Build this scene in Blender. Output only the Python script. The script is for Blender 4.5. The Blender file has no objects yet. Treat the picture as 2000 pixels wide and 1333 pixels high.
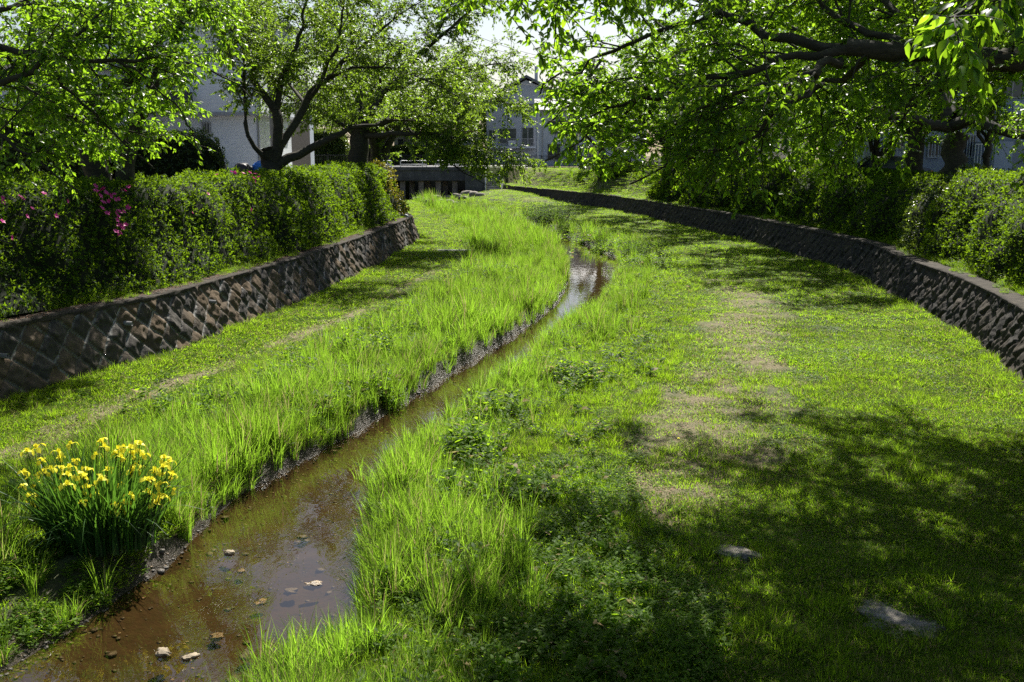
import bpy, math, random
import numpy as np
from mathutils import Vector, Matrix

random.seed(7)
RNG = np.random.default_rng(7)
R = math.radians
SC = bpy.context.scene
COL = SC.collection

# ------------------------------------------------------------------ camera, world, sun
CAM_Z = 1.6
PITCH = R(10.8)
F_PX = 1944.0
cd = bpy.data.cameras.new("camera")
cam = bpy.data.objects.new("camera", cd)
COL.objects.link(cam)
cd.lens = 35.0
cd.sensor_width = 36.0
cd.clip_start = 0.05
cd.clip_end = 3000
cam.location = (0, 0, CAM_Z)
cam.rotation_euler = (R(90) - PITCH, 0, 0)
SC.camera = cam

SUN_AZ = R(13)      # to the right of straight ahead
SUN_EL = R(50)
w = bpy.data.worlds.new("World")
SC.world = w
w.use_nodes = True
nt = w.node_tree
for n in list(nt.nodes):
    nt.nodes.remove(n)
sky = nt.nodes.new("ShaderNodeTexSky")
sky.sky_type = 'NISHITA'
sky.sun_disc = False
sky.sun_elevation = SUN_EL
sky.sun_rotation = SUN_AZ
sky.air_density = 0.9
sky.dust_density = 2.0
sky.ozone_density = 1.0
bg = nt.nodes.new("ShaderNodeBackground")
bg.inputs[1].default_value = 0.056
wo = nt.nodes.new("ShaderNodeOutputWorld")
nt.links.new(sky.outputs[0], bg.inputs[0])
nt.links.new(bg.outputs[0], wo.inputs[0])

sl = bpy.data.lights.new("sun", 'SUN')
sun = bpy.data.objects.new("sun", sl)
COL.objects.link(sun)
sl.energy = 5.0
sl.angle = R(0.53)
sl.color = (1.0, 0.955, 0.87)
sdir = Vector((math.sin(SUN_AZ) * math.cos(SUN_EL), math.cos(SUN_AZ) * math.cos(SUN_EL), math.sin(SUN_EL)))
sun.rotation_euler = sdir.to_track_quat('Z', 'Y').to_euler()
sun.location = (20, 40, 60)

SC.view_settings.view_transform = 'Standard'
SC.view_settings.look = 'None'
SC.view_settings.exposure = 1.2
SC.view_settings.gamma = 1.0
SC.render.engine = 'CYCLES'
SC.cycles.max_bounces = 8
SC.cycles.diffuse_bounces = 4
SC.cycles.transmission_bounces = 4
SC.cycles.transparent_max_bounces = 8
SC.cycles.use_denoising = False
SC.cycles.sample_clamp_indirect = 3.0
SC.cycles.use_adaptive_sampling = False

# ------------------------------------------------------------------ measuring helpers
ST, CT = math.sin(PITCH), math.cos(PITCH)
def ray(u, v):
    a = (v - 666.5) / F_PX
    return ((u - 1000) / F_PX, CT - a * ST, -ST - a * CT)
def pz(u, v, z):
    d = ray(u, v)
    t = (z - CAM_Z) / d[2]
    return (d[0] * t, d[1] * t, z)
def pd(u, v, D):
    d = ray(u, v)
    t = D / d[1]
    return (d[0] * t, D, CAM_Z + d[2] * t)
def gz(y):
    return -2.95 + 0.004 * np.asarray(y, float)
def wz(y):
    return gz(y) - 0.30
def pg(u, v, off=0.0):
    z = -2.9
    for _ in range(5):
        p = pz(u, v, z + off)
        z = float(gz(p[1]))
    return pz(u, v, z + off)

# ------------------------------------------------------------------ numpy noise
def _h(ix, iy, s):
    n = (ix.astype(np.int64) * 374761393 + iy.astype(np.int64) * 668265263 + s * 2147483647) & 0xffffffff
    n = ((n ^ (n >> 13)) * 1274126177) & 0xffffffff
    n = (n ^ (n >> 16)) & 0xffffffff
    return n / 4294967295.0
def vnoise(x, y, s=0):
    x = np.asarray(x, float); y = np.asarray(y, float)
    ix = np.floor(x); iy = np.floor(y)
    fx = x - ix; fy = y - iy
    fx = fx * fx * (3 - 2 * fx); fy = fy * fy * (3 - 2 * fy)
    a = _h(ix, iy, s); b = _h(ix + 1, iy, s); c = _h(ix, iy + 1, s); d = _h(ix + 1, iy + 1, s)
    return (a * (1 - fx) + b * fx) * (1 - fy) + (c * (1 - fx) + d * fx) * fy
def fbm(x, y, s=0, o=4):
    v = 0; a = 0.5; t = 0
    for i in range(o):
        v = v + a * vnoise(np.asarray(x) * 2 ** i, np.asarray(y) * 2 ** i, s + i * 17); t += a; a *= 0.5
    return v / t
def sstep(a, b, x):
    t = np.clip((x - a) / (b - a), 0, 1)
    return t * t * (3 - 2 * t)

# ------------------------------------------------------------------ mesh helpers
def mesh_from(name, V, faces, mats, attrs=None, smooth=False, fmat=None):
    """faces: list of int arrays (n,k). attrs: {name: (domain, array)}"""
    me = bpy.data.meshes.new(name)
    V = np.asarray(V, np.float32)
    faces = [np.asarray(f, np.int32) for f in faces if len(f)]
    nl = sum(f.size for f in faces); nf = sum(len(f) for f in faces)
    me.vertices.add(len(V)); me.vertices.foreach_set("co", V.ravel())
    me.loops.add(nl); me.polygons.add(nf)
    li = np.concatenate([f.ravel() for f in faces])
    sizes = np.concatenate([np.full(len(f), f.shape[1], np.int32) for f in faces])
    starts = np.concatenate([[0], np.cumsum(sizes)[:-1]]).astype(np.int32)
    me.loops.foreach_set("vertex_index", li)
    me.polygons.foreach_set("loop_start", starts)
    me.polygons.foreach_set("loop_total", sizes)
    if fmat is not None:
        me.polygons.foreach_set("material_index", np.asarray(fmat, np.int32))
    if smooth is True:
        me.polygons.foreach_set("use_smooth", np.ones(nf, bool))
    elif smooth is not False:
        me.polygons.foreach_set("use_smooth", np.asarray(smooth, bool))
    for m in (mats if isinstance(mats, (list, tuple)) else [mats]):
        me.materials.append(m)
    me.update(calc_edges=True)
    for k, (dom, arr) in (attrs or {}).items():
        at = me.attributes.new(k, 'FLOAT', dom)
        at.data.foreach_set("value", np.asarray(arr, np.float32).ravel())
    me.validate()
    return me
def link(name, me, parent=None, loc=None):
    o = bpy.data.objects.new(name, me)
    COL.objects.link(o)
    if parent: o.parent = parent
    if loc is not None: o.location = loc
    return o
def tag(o, label=None, cat=None, group=None, kind=None):
    if label: o["label"] = label
    if cat: o["category"] = cat
    if group: o["group"] = group
    if kind: o["kind"] = kind
    return o
def empty(name, loc, label, cat, group=None):
    o = bpy.data.objects.new(name, None)
    COL.objects.link(o)
    o.location = loc
    o.empty_display_size = 0.3
    return tag(o, label, cat, group)

class MB:
    """collects primitives into one mesh; coordinates in world, minus origin on build"""
    def __init__(s):
        s.v = []; s.f = []; s.n = 0
    def add(s, V, F):
        V = np.asarray(V, float)
        for f in F: s.f.append([i + s.n for i in f])
        s.v.append(V); s.n += len(V)
        return s
    def box(s, x0, x1, y0, y1, z0, z1):
        V = [(x, y, z) for z in (z0, z1) for y in (y0, y1) for x in (x0, x1)]
        return s.add(V, [(0, 2, 3, 1), (4, 5, 7, 6), (0, 1, 5, 4), (2, 6, 7, 3), (0, 4, 6, 2), (1, 3, 7, 5)])
    def obox(s, c, sx, sy, sz, rz=0):
        c_, s_ = math.cos(rz), math.sin(rz)
        V = []
        for z in (0, 1):
            for y in (-.5, .5):
                for x in (-.5, .5):
                    X, Y = x * sx, y * sy
                    V.append((c[0] + X * c_ - Y * s_, c[1] + X * s_ + Y * c_, c[2] + z * sz))
        return s.add(V, [(0, 2, 3, 1), (4, 5, 7, 6), (0, 1, 5, 4), (2, 6, 7, 3), (0, 4, 6, 2), (1, 3, 7, 5)])
    def tube(s, P, r, k=8, cap=True):
        V, F = tube_np(np.asarray(P, float), r if hasattr(r, '__len__') else [r] * len(P), k)
        F = [tuple(f) for f in F]
        if cap:
            F.append(tuple(range(k))[::-1]); F.append(tuple(range(len(V) - k, len(V))))
        return s.add(V, F)
    def prism(s, poly, axis, a, b):
        """poly: 2D outline; axis 'y' -> (x,z) outline extruded in y; 'x' -> (y,z)"""
        n = len(poly)
        if axis == 'y': V = [(p[0], a, p[1]) for p in poly] + [(p[0], b, p[1]) for p in poly]
        elif axis == 'x': V = [(a, p[0], p[1]) for p in poly] + [(b, p[0], p[1]) for p in poly]
        else: V = [(p[0], p[1], a) for p in poly] + [(p[0], p[1], b) for p in poly]
        F = [tuple(range(n))[::-1], tuple(range(n, 2 * n))]
        for i in range(n):
            j = (i + 1) % n
            F.append((i, j, n + j, n + i))
        return s.add(V, F)
    def build(s, name, mat, parent=None, bevel=0, smooth=False, origin=None):
        V = np.concatenate(s.v)
        org = Vector(origin) if origin is not None else (parent.location if parent and parent.type == 'EMPTY' else None)
        if parent is not None and parent.type != 'EMPTY':
            org = Vector(parent["_org"]) if "_org" in parent else None
        if org is not None: V = V - np.array(org)
        me = bpy.data.meshes.new(name)
        me.from_pydata([tuple(p) for p in V], [], s.f)
        for m in (mat if isinstance(mat, list) else [mat]): me.materials.append(m)
        import bmesh
        bm = bmesh.new(); bm.from_mesh(me)
        bmesh.ops.recalc_face_normals(bm, faces=bm.faces)
        if bevel:
            bmesh.ops.bevel(bm, geom=bm.edges[:], offset=bevel, segments=2, affect='EDGES', clamp_overlap=True)
        bm.to_mesh(me); bm.free()
        if smooth:
            me.polygons.foreach_set("use_smooth", np.ones(len(me.polygons), bool))
        o = link(name, me, parent)
        if origin is not None and parent is None: o.location = origin
        return o

def tube_np(P, r, k):
    n = len(P)
    T = np.empty_like(P)
    T[1:-1] = P[2:] - P[:-2]; T[0] = P[1] - P[0]; T[-1] = P[-1] - P[-2]
    T /= np.linalg.norm(T, axis=1, keepdims=True) + 1e-9
    ref = np.array([0.0, 0, 1]) if abs(T[0][2]) < 0.9 else np.array([1.0, 0, 0])
    A = np.cross(T, ref); A /= np.linalg.norm(A, axis=1, keepdims=True) + 1e-9
    B = np.cross(T, A)
    th = np.arange(k) * 2 * math.pi / k
    r = np.asarray(r, float)[:, None, None]
    V = P[:, None, :] + r * (np.cos(th)[None, :, None] * A[:, None, :] + np.sin(th)[None, :, None] * B[:, None, :])
    i = np.arange(n - 1)[:, None] * k; j = np.arange(k)[None, :]; j2 = (j + 1) % k
    F = np.stack([i + j, i + j2, i + k + j2, i + k + j], -1).reshape(-1, 4)
    return V.reshape(-1, 3), F

# ------------------------------------------------------------------ materials
def newmat(name):
    m = bpy.data.materials.new(name)
    m.use_nodes = True
    nt = m.node_tree
    for n in list(nt.nodes): nt.nodes.remove(n)
    out = nt.nodes.new("ShaderNodeOutputMaterial")
    return m, nt, out
def N(nt, typ, **kw):
    n = nt.nodes.new(typ)
    for k, v in kw.items():
        if k.startswith("i_"):
            n.inputs[k[2:].replace("_", " ")].default_value = v
        elif k.startswith("n"):
            n.inputs[int(k[1:])].default_value = v
        else:
            setattr(n, k, v)
    return n
def ramp(nt, src, stops):
    r = nt.nodes.new("ShaderNodeValToRGB")
    el = r.color_ramp.elements
    while len(el) < len(stops): el.new(0.5)
    for e, (p, c) in zip(el, stops):
        e.position = p
        e.color = (*c, 1) if len(c) == 3 else c
    nt.links.new(src, r.inputs[0])
    return r.outputs[0]
def noise(nt, scale, detail=4, rough=0.55, vec=None, dist=0):
    n = nt.nodes.new("ShaderNodeTexNoise")
    n.inputs["Scale"].default_value = scale
    n.inputs["Detail"].default_value = detail
    n.inputs["Roughness"].default_value = rough
    n.inputs["Distortion"].default_value = dist
    if vec is None:
        g = nt.nodes.new("ShaderNodeNewGeometry"); vec = g.outputs["Position"]
    nt.links.new(vec, n.inputs["Vector"])
    return n.outputs[0]
def mixc(nt, a, b, fac):
    m = nt.nodes.new("ShaderNodeMix"); m.data_type = 'RGBA'
    for i, x in ((0, fac), (6, a), (7, b)):
        if hasattr(x, 'is_linked') or hasattr(x, 'links'): nt.links.new(x, m.inputs[i])
        else: m.inputs[i].default_value = (*x, 1) if isinstance(x, tuple) and len(x) == 3 else x
    return m.outputs[2]
def mth(nt, op, a, b=0.0):
    m = nt.nodes.new("ShaderNodeMath"); m.operation = op
    for i, x in ((0, a), (1, b)):
        if hasattr(x, 'links'): nt.links.new(x, m.inputs[i])
        else: m.inputs[i].default_value = x
    return m.outputs[0]
def pbr(nt, out, col, rough=0.8, spec=0.3, metal=0, bump=None, bstr=0.3, bdist=0.02):
    p = nt.nodes.new("ShaderNodeBsdfPrincipled")
    if hasattr(col, 'links'): nt.links.new(col, p.inputs["Base Color"])
    else: p.inputs["Base Color"].default_value = (*col, 1)
    if hasattr(rough, 'links'): nt.links.new(rough, p.inputs["Roughness"])
    else: p.inputs["Roughness"].default_value = rough
    p.inputs["Specular IOR Level"].default_value = spec
    p.inputs["Metallic"].default_value = metal
    if bump is not None:
        b = nt.nodes.new("ShaderNodeBump")
        b.inputs["Strength"].default_value = bstr
        b.inputs["Distance"].default_value = bdist
        nt.links.new(bump, b.inputs["Height"])
        nt.links.new(b.outputs[0], p.inputs["Normal"])
    if out is not None: nt.links.new(p.outputs[0], out.inputs[0])
    return p
def simple(name, col, rough=0.7, var=0.25, scale=3.0, spec=0.3, metal=0, bstr=0.2, bdist=0.01, streak=False):
    m, nt, out = newmat(name)
    nz = noise(nt, scale, 6, 0.6)
    if streak:
        g = nt.nodes.new("ShaderNodeNewGeometry")
        mp = nt.nodes.new("ShaderNodeMapping"); mp.inputs["Scale"].default_value = (3, 3, 0.25)
        nt.links.new(g.outputs["Position"], mp.inputs[0])
        n2 = noise(nt, 1.5, 5, 0.6, vec=mp.outputs[0])
        nz = mth(nt, 'MULTIPLY', nz, mth(nt, 'ADD', n2, 0.5))
    c0 = tuple(c * (1 - var) for c in col); c1 = tuple(min(1, c * (1 + var)) for c in col)
    c = ramp(nt, nz, [(0.3, c0), (0.7, c1)])
    fine = noise(nt, scale * 12, 3, 0.6)
    pbr(nt, out, c, rough, spec, metal, fine, bstr, bdist)
    return m

def leafmat(name, dark, light, trans, tf=0.42, rough=0.42, spec=0.5, inst=False, attr="tint"):
    m, nt, out = newmat(name)
    a = nt.nodes.new("ShaderNodeAttribute"); a.attribute_name = attr
    fac = a.outputs["Fac"]
    if inst:
        b = nt.nodes.new("ShaderNodeAttribute"); b.attribute_name = "itint"; b.attribute_type = 'INSTANCER'
        fac = mth(nt, 'ADD', mth(nt, 'MULTIPLY', fac, 0.45), mth(nt, 'MULTIPLY', b.outputs["Fac"], 0.55))
    nz = noise(nt, 0.9, 3)
    fac = mth(nt, 'ADD', mth(nt, 'MULTIPLY', fac, 0.7), mth(nt, 'MULTIPLY', nz, 0.35))
    c = ramp(nt, fac, [(0.15, dark), (0.85, light)])
    tc = ramp(nt, fac, [(0.15, tuple(x * 0.32 for x in trans)), (0.85, trans)])
    if inst:
        dry = ramp(nt, a.outputs["Fac"], [(0.955, (0, 0, 0)), (0.965, (1, 1, 1))])
        c = mixc(nt, c, (0.26, 0.20, 0.10), dry); tc = mixc(nt, tc, (0.35, 0.28, 0.13), dry)
    p = pbr(nt, None, c, rough, spec)
    t = nt.nodes.new("ShaderNodeBsdfTranslucent")
    nt.links.new(tc, t.inputs[0])
    mx = nt.nodes.new("ShaderNodeMixShader"); mx.inputs[0].default_value = tf
    nt.links.new(p.outputs[0], mx.inputs[1]); nt.links.new(t.outputs[0], mx.inputs[2])
    nt.links.new(mx.outputs[0], out.inputs[0])
    return m

M = {}
M['cherry'] = leafmat("cherry_leaf", (0.008, 0.026, 0.004), (0.04, 0.09, 0.010), (0.46, 0.80, 0.03), 0.55, 0.36, 0.35)
M['cherry_far'] = leafmat("cherry_leaf_young", (0.015, 0.038, 0.006), (0.075, 0.125, 0.018), (0.42, 0.66, 0.04), 0.5, 0.4, 0.35)
M['azalea'] = leafmat("azalea_leaf", (0.006, 0.022, 0.003), (0.055, 0.115, 0.007), (0.40, 0.66, 0.02), 0.36, 0.62, 0.10)
M['glossy'] = leafmat("glossy_leaf", (0.012, 0.030, 0.007), (0.06, 0.10, 0.016), (0.26, 0.38, 0.03), 0.34, 0.32, 0.5)
M['dark_leaf'] = leafmat('dark_matt_leaf', (0.010, 0.028, 0.006), (0.035, 0.07, 0.012), (0.14, 0.26, 0.02), 0.3, 0.75, 0.1)
M['nandina'] = leafmat("nandina_leaf", (0.04, 0.08, 0.015), (0.16, 0.11, 0.02), (0.45, 0.42, 0.04), 0.42, 0.4, 0.3)
M['grass'] = leafmat("lawn_blade", (0.012, 0.036, 0.003), (0.115, 0.175, 0.014), (0.53, 0.88, 0.03), 0.52, 0.6, 0.06, inst=True)
M['tall'] = leafmat("tall_blade", (0.008, 0.032, 0.004), (0.10, 0.16, 0.02), (0.45, 0.80, 0.05), 0.50, 0.5, 0.12, inst=True)
M['weed'] = leafmat("weed_leaf", (0.014, 0.042, 0.004), (0.09, 0.155, 0.014), (0.48, 0.78, 0.03), 0.48, 0.55, 0.10, inst=True)
M['iris'] = leafmat("iris_blade", (0.010, 0.04, 0.010), (0.04, 0.11, 0.016), (0.20, 0.45, 0.04), 0.34, 0.38, 0.4)

def barkmat():
    m, nt, out = newmat("bark")
    g = nt.nodes.new("ShaderNodeNewGeometry")
    mp = nt.nodes.new("ShaderNodeMapping"); mp.inputs["Scale"].default_value = (1, 1, 3.2)
    nt.links.new(g.outputs["Position"], mp.inputs[0])
    n1 = noise(nt, 6, 8, 0.65, vec=mp.outputs[0])
    n2 = noise(nt, 1.3, 4)
    c = ramp(nt, n1, [(0.3, (0.018, 0.014, 0.011)), (0.55, (0.05, 0.04, 0.032)), (0.75, (0.10, 0.085, 0.07))])
    c = mixc(nt, c, (0.05, 0.065, 0.03), mth(nt, 'MULTIPLY', n2, 0.45))
    pbr(nt, out, c, 0.85, 0.2, 0, n1, 0.9, 0.03)
    return m
M['bark'] = barkmat()

def soilmat():
    m, nt, out = newmat("soil")
    a = nt.nodes.new("ShaderNodeAttribute"); a.attribute_name = "bare"
    b = nt.nodes.new("ShaderNodeAttribute"); b.attribute_name = "wet"
    n1 = noise(nt, 2.2, 8, 0.65); n2 = noise(nt, 28, 6, 0.7); n3 = noise(nt, 0.5, 3)
    soil = ramp(nt, n2, [(0.25, (0.085, 0.067, 0.037)), (0.6, (0.22, 0.18, 0.105)), (0.85, (0.38, 0.33, 0.21))])
    green = ramp(nt, n1, [(0.3, (0.035, 0.05, 0.014)), (0.7, (0.085, 0.11, 0.025))])
    f = mth(nt, 'ADD', a.outputs["Fac"], mth(nt, 'ADD', mth(nt, 'MULTIPLY', mth(nt, 'SUBTRACT', n1, 0.5), 1.1), mth(nt, 'MULTIPLY', mth(nt, 'SUBTRACT', n2, 0.5), 1.5)))
    f2 = ramp(nt, f, [(0.25, (0, 0, 0)), (0.75, (1, 1, 1))])
    c = mixc(nt, green, soil, f2)
    mud = ramp(nt, n2, [(0.3, (0.022, 0.017, 0.012)), (0.8, (0.062, 0.047, 0.032))])
    c = mixc(nt, c, mud, b.outputs["Fac"])
    rg = mth(nt, 'SUBTRACT', 0.95, mth(nt, 'MULTIPLY', b.outputs["Fac"], 0.6))
    h = mth(nt, 'ADD', n2, mth(nt, 'MULTIPLY', n1, 0.8))
    pbr(nt, out, c, rg, 0.35, 0, h, 0.9, 0.06)
    return m
M['soil'] = soilmat()

def bedmat():
    m, nt, out = newmat("stream_bed")
    n1 = noise(nt, 3.0, 8, 0.7); n2 = noise(nt, 22, 5, 0.7)
    v = nt.nodes.new("ShaderNodeTexVoronoi"); v.inputs["Scale"].default_value = 16
    g = nt.nodes.new("ShaderNodeNewGeometry"); nt.links.new(g.outputs["Position"], v.inputs["Vector"])
    c = ramp(nt, n1, [(0.25, (0.015, 0.012, 0.005)), (0.5, (0.040, 0.030, 0.011)), (0.8, (0.088, 0.066, 0.028))])
    c2 = mixc(nt, c, (0.05, 0.03, 0.015), ramp(nt, v.outputs["Distance"], [(0.25, (0, 0, 0)), (0.75, (0.7, 0.7, 0.7))]))
    pbr(nt, out, c2, 0.9, 0.2, 0, n2, 0.8, 0.03)
    return m
M['bed'] = bedmat()

def watermat():
    m, nt, out = newmat("water")
    g = nt.nodes.new("ShaderNodeNewGeometry")
    mp = nt.nodes.new("ShaderNodeMapping"); mp.inputs["Scale"].default_value = (1.0, 0.45, 1)
    nt.links.new(g.outputs["Position"], mp.inputs[0])
    n1 = noise(nt, 7, 3, 0.5, vec=mp.outputs[0], dist=0.4)
    n2 = noise(nt, 1.5, 2, 0.5, vec=mp.outputs[0])
    b = nt.nodes.new("ShaderNodeBump"); b.inputs["Strength"].default_value = 0.22; b.inputs["Distance"].default_value = 0.02
    nt.links.new(mth(nt, 'MULTIPLY', n1, n2), b.inputs["Height"])
    fr = nt.nodes.new("ShaderNodeLayerWeight"); fr.inputs["Blend"].default_value = 0.5
    nt.links.new(b.outputs[0], fr.inputs["Normal"])
    gl = nt.nodes.new("ShaderNodeBsdfGlossy"); gl.inputs["Roughness"].default_value = 0.02
    nt.links.new(b.outputs[0], gl.inputs["Normal"])
    tr = nt.nodes.new("ShaderNodeBsdfTransparent"); tr.inputs[0].default_value = (0.76, 0.66, 0.48, 1)
    mx = nt.nodes.new("ShaderNodeMixShader")
    nt.links.new(mth(nt, 'ADD', mth(nt, 'MULTIPLY', mth(nt, 'POWER', fr.outputs['Facing'], 4.0), 0.92), 0.07), mx.inputs[0])
    nt.links.new(tr.outputs[0], mx.inputs[1]); nt.links.new(gl.outputs[0], mx.inputs[2])
    nt.links.new(mx.outputs[0], out.inputs[0])
    return m
M['water'] = watermat()

def wallmat(name, dark, mid, rust, mortar, mort_amt):
    m, nt, out = newmat(name)
    j = nt.nodes.new("ShaderNodeAttribute"); j.attribute_name = "joint"
    c_ = nt.nodes.new("ShaderNodeAttribute"); c_.attribute_name = "cell"
    n1 = noise(nt, 5, 8, 0.7); n2 = noise(nt, 0.9, 4, 0.6); n3 = noise(nt, 30, 4, 0.7)
    c = ramp(nt, n1, [(0.3, dark), (0.7, mid)])
    f = mth(nt, 'MULTIPLY', ramp(nt, mth(nt, 'ADD', mth(nt, 'MULTIPLY', c_.outputs["Fac"], 0.5), mth(nt, 'MULTIPLY', n2, 0.6)), [(0.45, (0, 0, 0)), (0.75, (1, 1, 1))]), 0.75)
    c = mixc(nt, c, rust, f)
    jm = mth(nt, 'MULTIPLY', j.outputs["Fac"], ramp(nt, n2, [(0.38, (0.1, 0.1, 0.1)), (0.56, (1, 1, 1))]))
    jm = mth(nt, 'MULTIPLY', jm, mort_amt)
    c = mixc(nt, c, mortar, jm)
    h = mth(nt, 'ADD', n1, mth(nt, 'MULTIPLY', n3, 0.4))
    pbr(nt, out, c, 0.9, 0.25, 0, h, 0.8, 0.03)
    return m
M['wall_l'] = wallmat("wall_stone_rusty", (0.028, 0.025, 0.022), (0.08, 0.072, 0.062), (0.12, 0.082, 0.045), (0.45, 0.44, 0.42), 0.75)
M['wall_r'] = wallmat("wall_stone_dark", (0.02, 0.018, 0.016), (0.055, 0.05, 0.044), (0.065, 0.052, 0.038), (0.16, 0.155, 0.15), 0.3)
M['coping'] = simple("coping_concrete", (0.045, 0.038, 0.030), 0.95, 0.6, 5, bstr=0.8, bdist=.03)
M['rock'] = simple("rock", (0.20, 0.18, 0.155), 0.95, 0.5, 7, bstr=0.7, bdist=0.03)
M['rock_wet'] = simple("wet_rock", (0.16, 0.11, 0.06), 0.35, 0.5, 9, bstr=0.5, bdist=0.02, spec=0.6)
M['mud_stone'] = simple('muddy_stone', (0.05, 0.041, 0.031), 0.5, 0.5, 9, bstr=0.5, bdist=0.02, spec=0.5)
M['pale_stone'] = simple("pale_stone", (0.24, 0.19, 0.125), 0.5, 0.5, 12, bstr=0.5, bdist=0.02)
M['concrete'] = simple("concrete", (0.20, 0.20, 0.20), 0.85, 0.35, 1.2, bstr=0.3, streak=True)
M['concrete_dark'] = simple("stained_concrete", (0.085, 0.088, 0.095), 0.85, 0.4, 1.0, bstr=0.3, streak=True)
M['pier'] = simple("pier_concrete", (0.22, 0.19, 0.17), 0.85, 0.35, 2, bstr=0.3, streak=True)
M['asphalt'] = simple("asphalt", (0.12, 0.12, 0.12), 0.9, 0.25, 2)
M['paving'] = simple("pale_paving", (0.30, 0.29, 0.28), 0.9, 0.2, 2)
M['white_paint'] = simple("white_paint", (0.72, 0.73, 0.74), 0.45, 0.08, 2, spec=0.5)
M['black_metal'] = simple("black_metal", (0.02, 0.021, 0.023), 0.5, 0.2, 2, spec=0.5)
M['steel'] = simple("galvanised_steel", (0.42, 0.44, 0.46), 0.45, 0.15, 3, metal=0.6)
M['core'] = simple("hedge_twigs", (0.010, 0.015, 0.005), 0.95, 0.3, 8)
M['litter'] = simple("dead_leaves", (0.16, 0.085, 0.05), 0.8, 0.5, 9)

def sidingmat(name, col, pitch, depth=0.35, axis=2):
    m, nt, out = newmat(name)
    g = nt.nodes.new("ShaderNodeNewGeometry")
    sp = nt.nodes.new("ShaderNodeSeparateXYZ"); nt.links.new(g.outputs["Position"], sp.inputs[0])
    fr = mth(nt, 'FRACT', mth(nt, 'DIVIDE', sp.outputs[axis], pitch))
    ln = ramp(nt, fr, [(0.0, (0, 0, 0)), (0.07, (1, 1, 1))])
    nz = noise(nt, 0.8, 5, 0.6)
    c = ramp(nt, nz, [(0.3, tuple(x * 0.88 for x in col)), (0.7, col)])
    c = mixc(nt, tuple(x * (1 - depth) for x in col), c, ln)
    pbr(nt, out, c, 0.75, 0.3, 0, ln, 0.5, 0.01)
    return m
M['siding_white'] = sidingmat("white_siding", (0.70, 0.73, 0.78), 0.16, 0.18)
M['siding_grey'] = sidingmat("grey_siding", (0.36, 0.39, 0.44), 0.25, 0.22)
M['siding_beige'] = sidingmat("beige_cladding", (0.52, 0.47, 0.40), 0.6, 0.15)
M['siding_v'] = sidingmat("ribbed_white_cladding", (0.62, 0.63, 0.66), 0.12, 0.35, 0)
M['stucco'] = simple("pale_stucco", (0.44, 0.48, 0.56), 0.85, 0.08, 1.5)
M['stucco_grey'] = simple("grey_stucco", (0.30, 0.31, 0.34), 0.85, 0.1, 1.5)
M['dark_panel'] = simple("dark_panel", (0.045, 0.048, 0.06), 0.6, 0.2, 3)
M['brown_panel'] = simple("brown_panel", (0.035, 0.026, 0.022), 0.6, 0.2, 3)
M['brown_slat'] = simple("brown_slat", (0.16, 0.075, 0.045), 0.6, 0.25, 3)
M['roof'] = simple("roof_slate", (0.10, 0.11, 0.13), 0.6, 0.25, 4)
M['frame'] = simple("aluminium_frame", (0.30, 0.31, 0.33), 0.4, 0.1, 3, metal=0.4)
def glassmat():
    m, nt, out = newmat("window_glass")
    nz = noise(nt, 1.5, 3)
    c = ramp(nt, nz, [(0.3, (0.02, 0.025, 0.03)), (0.7, (0.06, 0.07, 0.08))])
    pbr(nt, out, c, 0.08, 0.8)
    return m
M['glass'] = glassmat()
def paintmat(name, col, rough=0.25):
    m, nt, out = newmat(name)
    p = pbr(nt, out, col, rough, 0.5)
    p.inputs["Coat Weight"].default_value = 0.6
    return m
M['car_black'] = paintmat("car_paint_black", (0.012, 0.014, 0.02))
M['car_white'] = paintmat("car_paint_white", (0.6, 0.62, 0.65))
M['car_blue'] = paintmat("car_paint_blue", (0.02, 0.05, 0.16))
M['rubber'] = simple("rubber", (0.02, 0.02, 0.02), 0.8, 0.2, 5)
M['chrome'] = simple("chrome", (0.6, 0.6, 0.6), 0.2, 0.1, 3, metal=1)
M['tail'] = paintmat("tail_lamp", (0.35, 0.02, 0.02))
M['blue_tarp'] = simple("blue_tarp", (0.03, 0.16, 0.55), 0.45, 0.3, 5, bstr=0.6)
M['black_cover'] = simple("black_cover", (0.02, 0.02, 0.024), 0.5, 0.3, 5, bstr=0.6)
def petalmat(name, c1, c2, tf=0.35):
    m, nt, out = newmat(name)
    nz = noise(nt, 30, 3)
    c = ramp(nt, nz, [(0.3, c1), (0.7, c2)])
    p = pbr(nt, None, c, 0.5, 0.3)
    t = nt.nodes.new("ShaderNodeBsdfTranslucent"); nt.links.new(c, t.inputs[0])
    mx = nt.nodes.new("ShaderNodeMixShader"); mx.inputs[0].default_value = tf
    nt.links.new(p.outputs[0], mx.inputs[1]); nt.links.new(t.outputs[0], mx.inputs[2]); nt.links.new(mx.outputs[0], out.inputs[0])
    return m
M['pink'] = petalmat("azalea_petal", (0.50, 0.02, 0.22), (0.72, 0.06, 0.36))
M['yellow'] = petalmat("iris_petal", (0.84, 0.76, 0.03), (0.90, 0.86, 0.07), 0.3)

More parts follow.
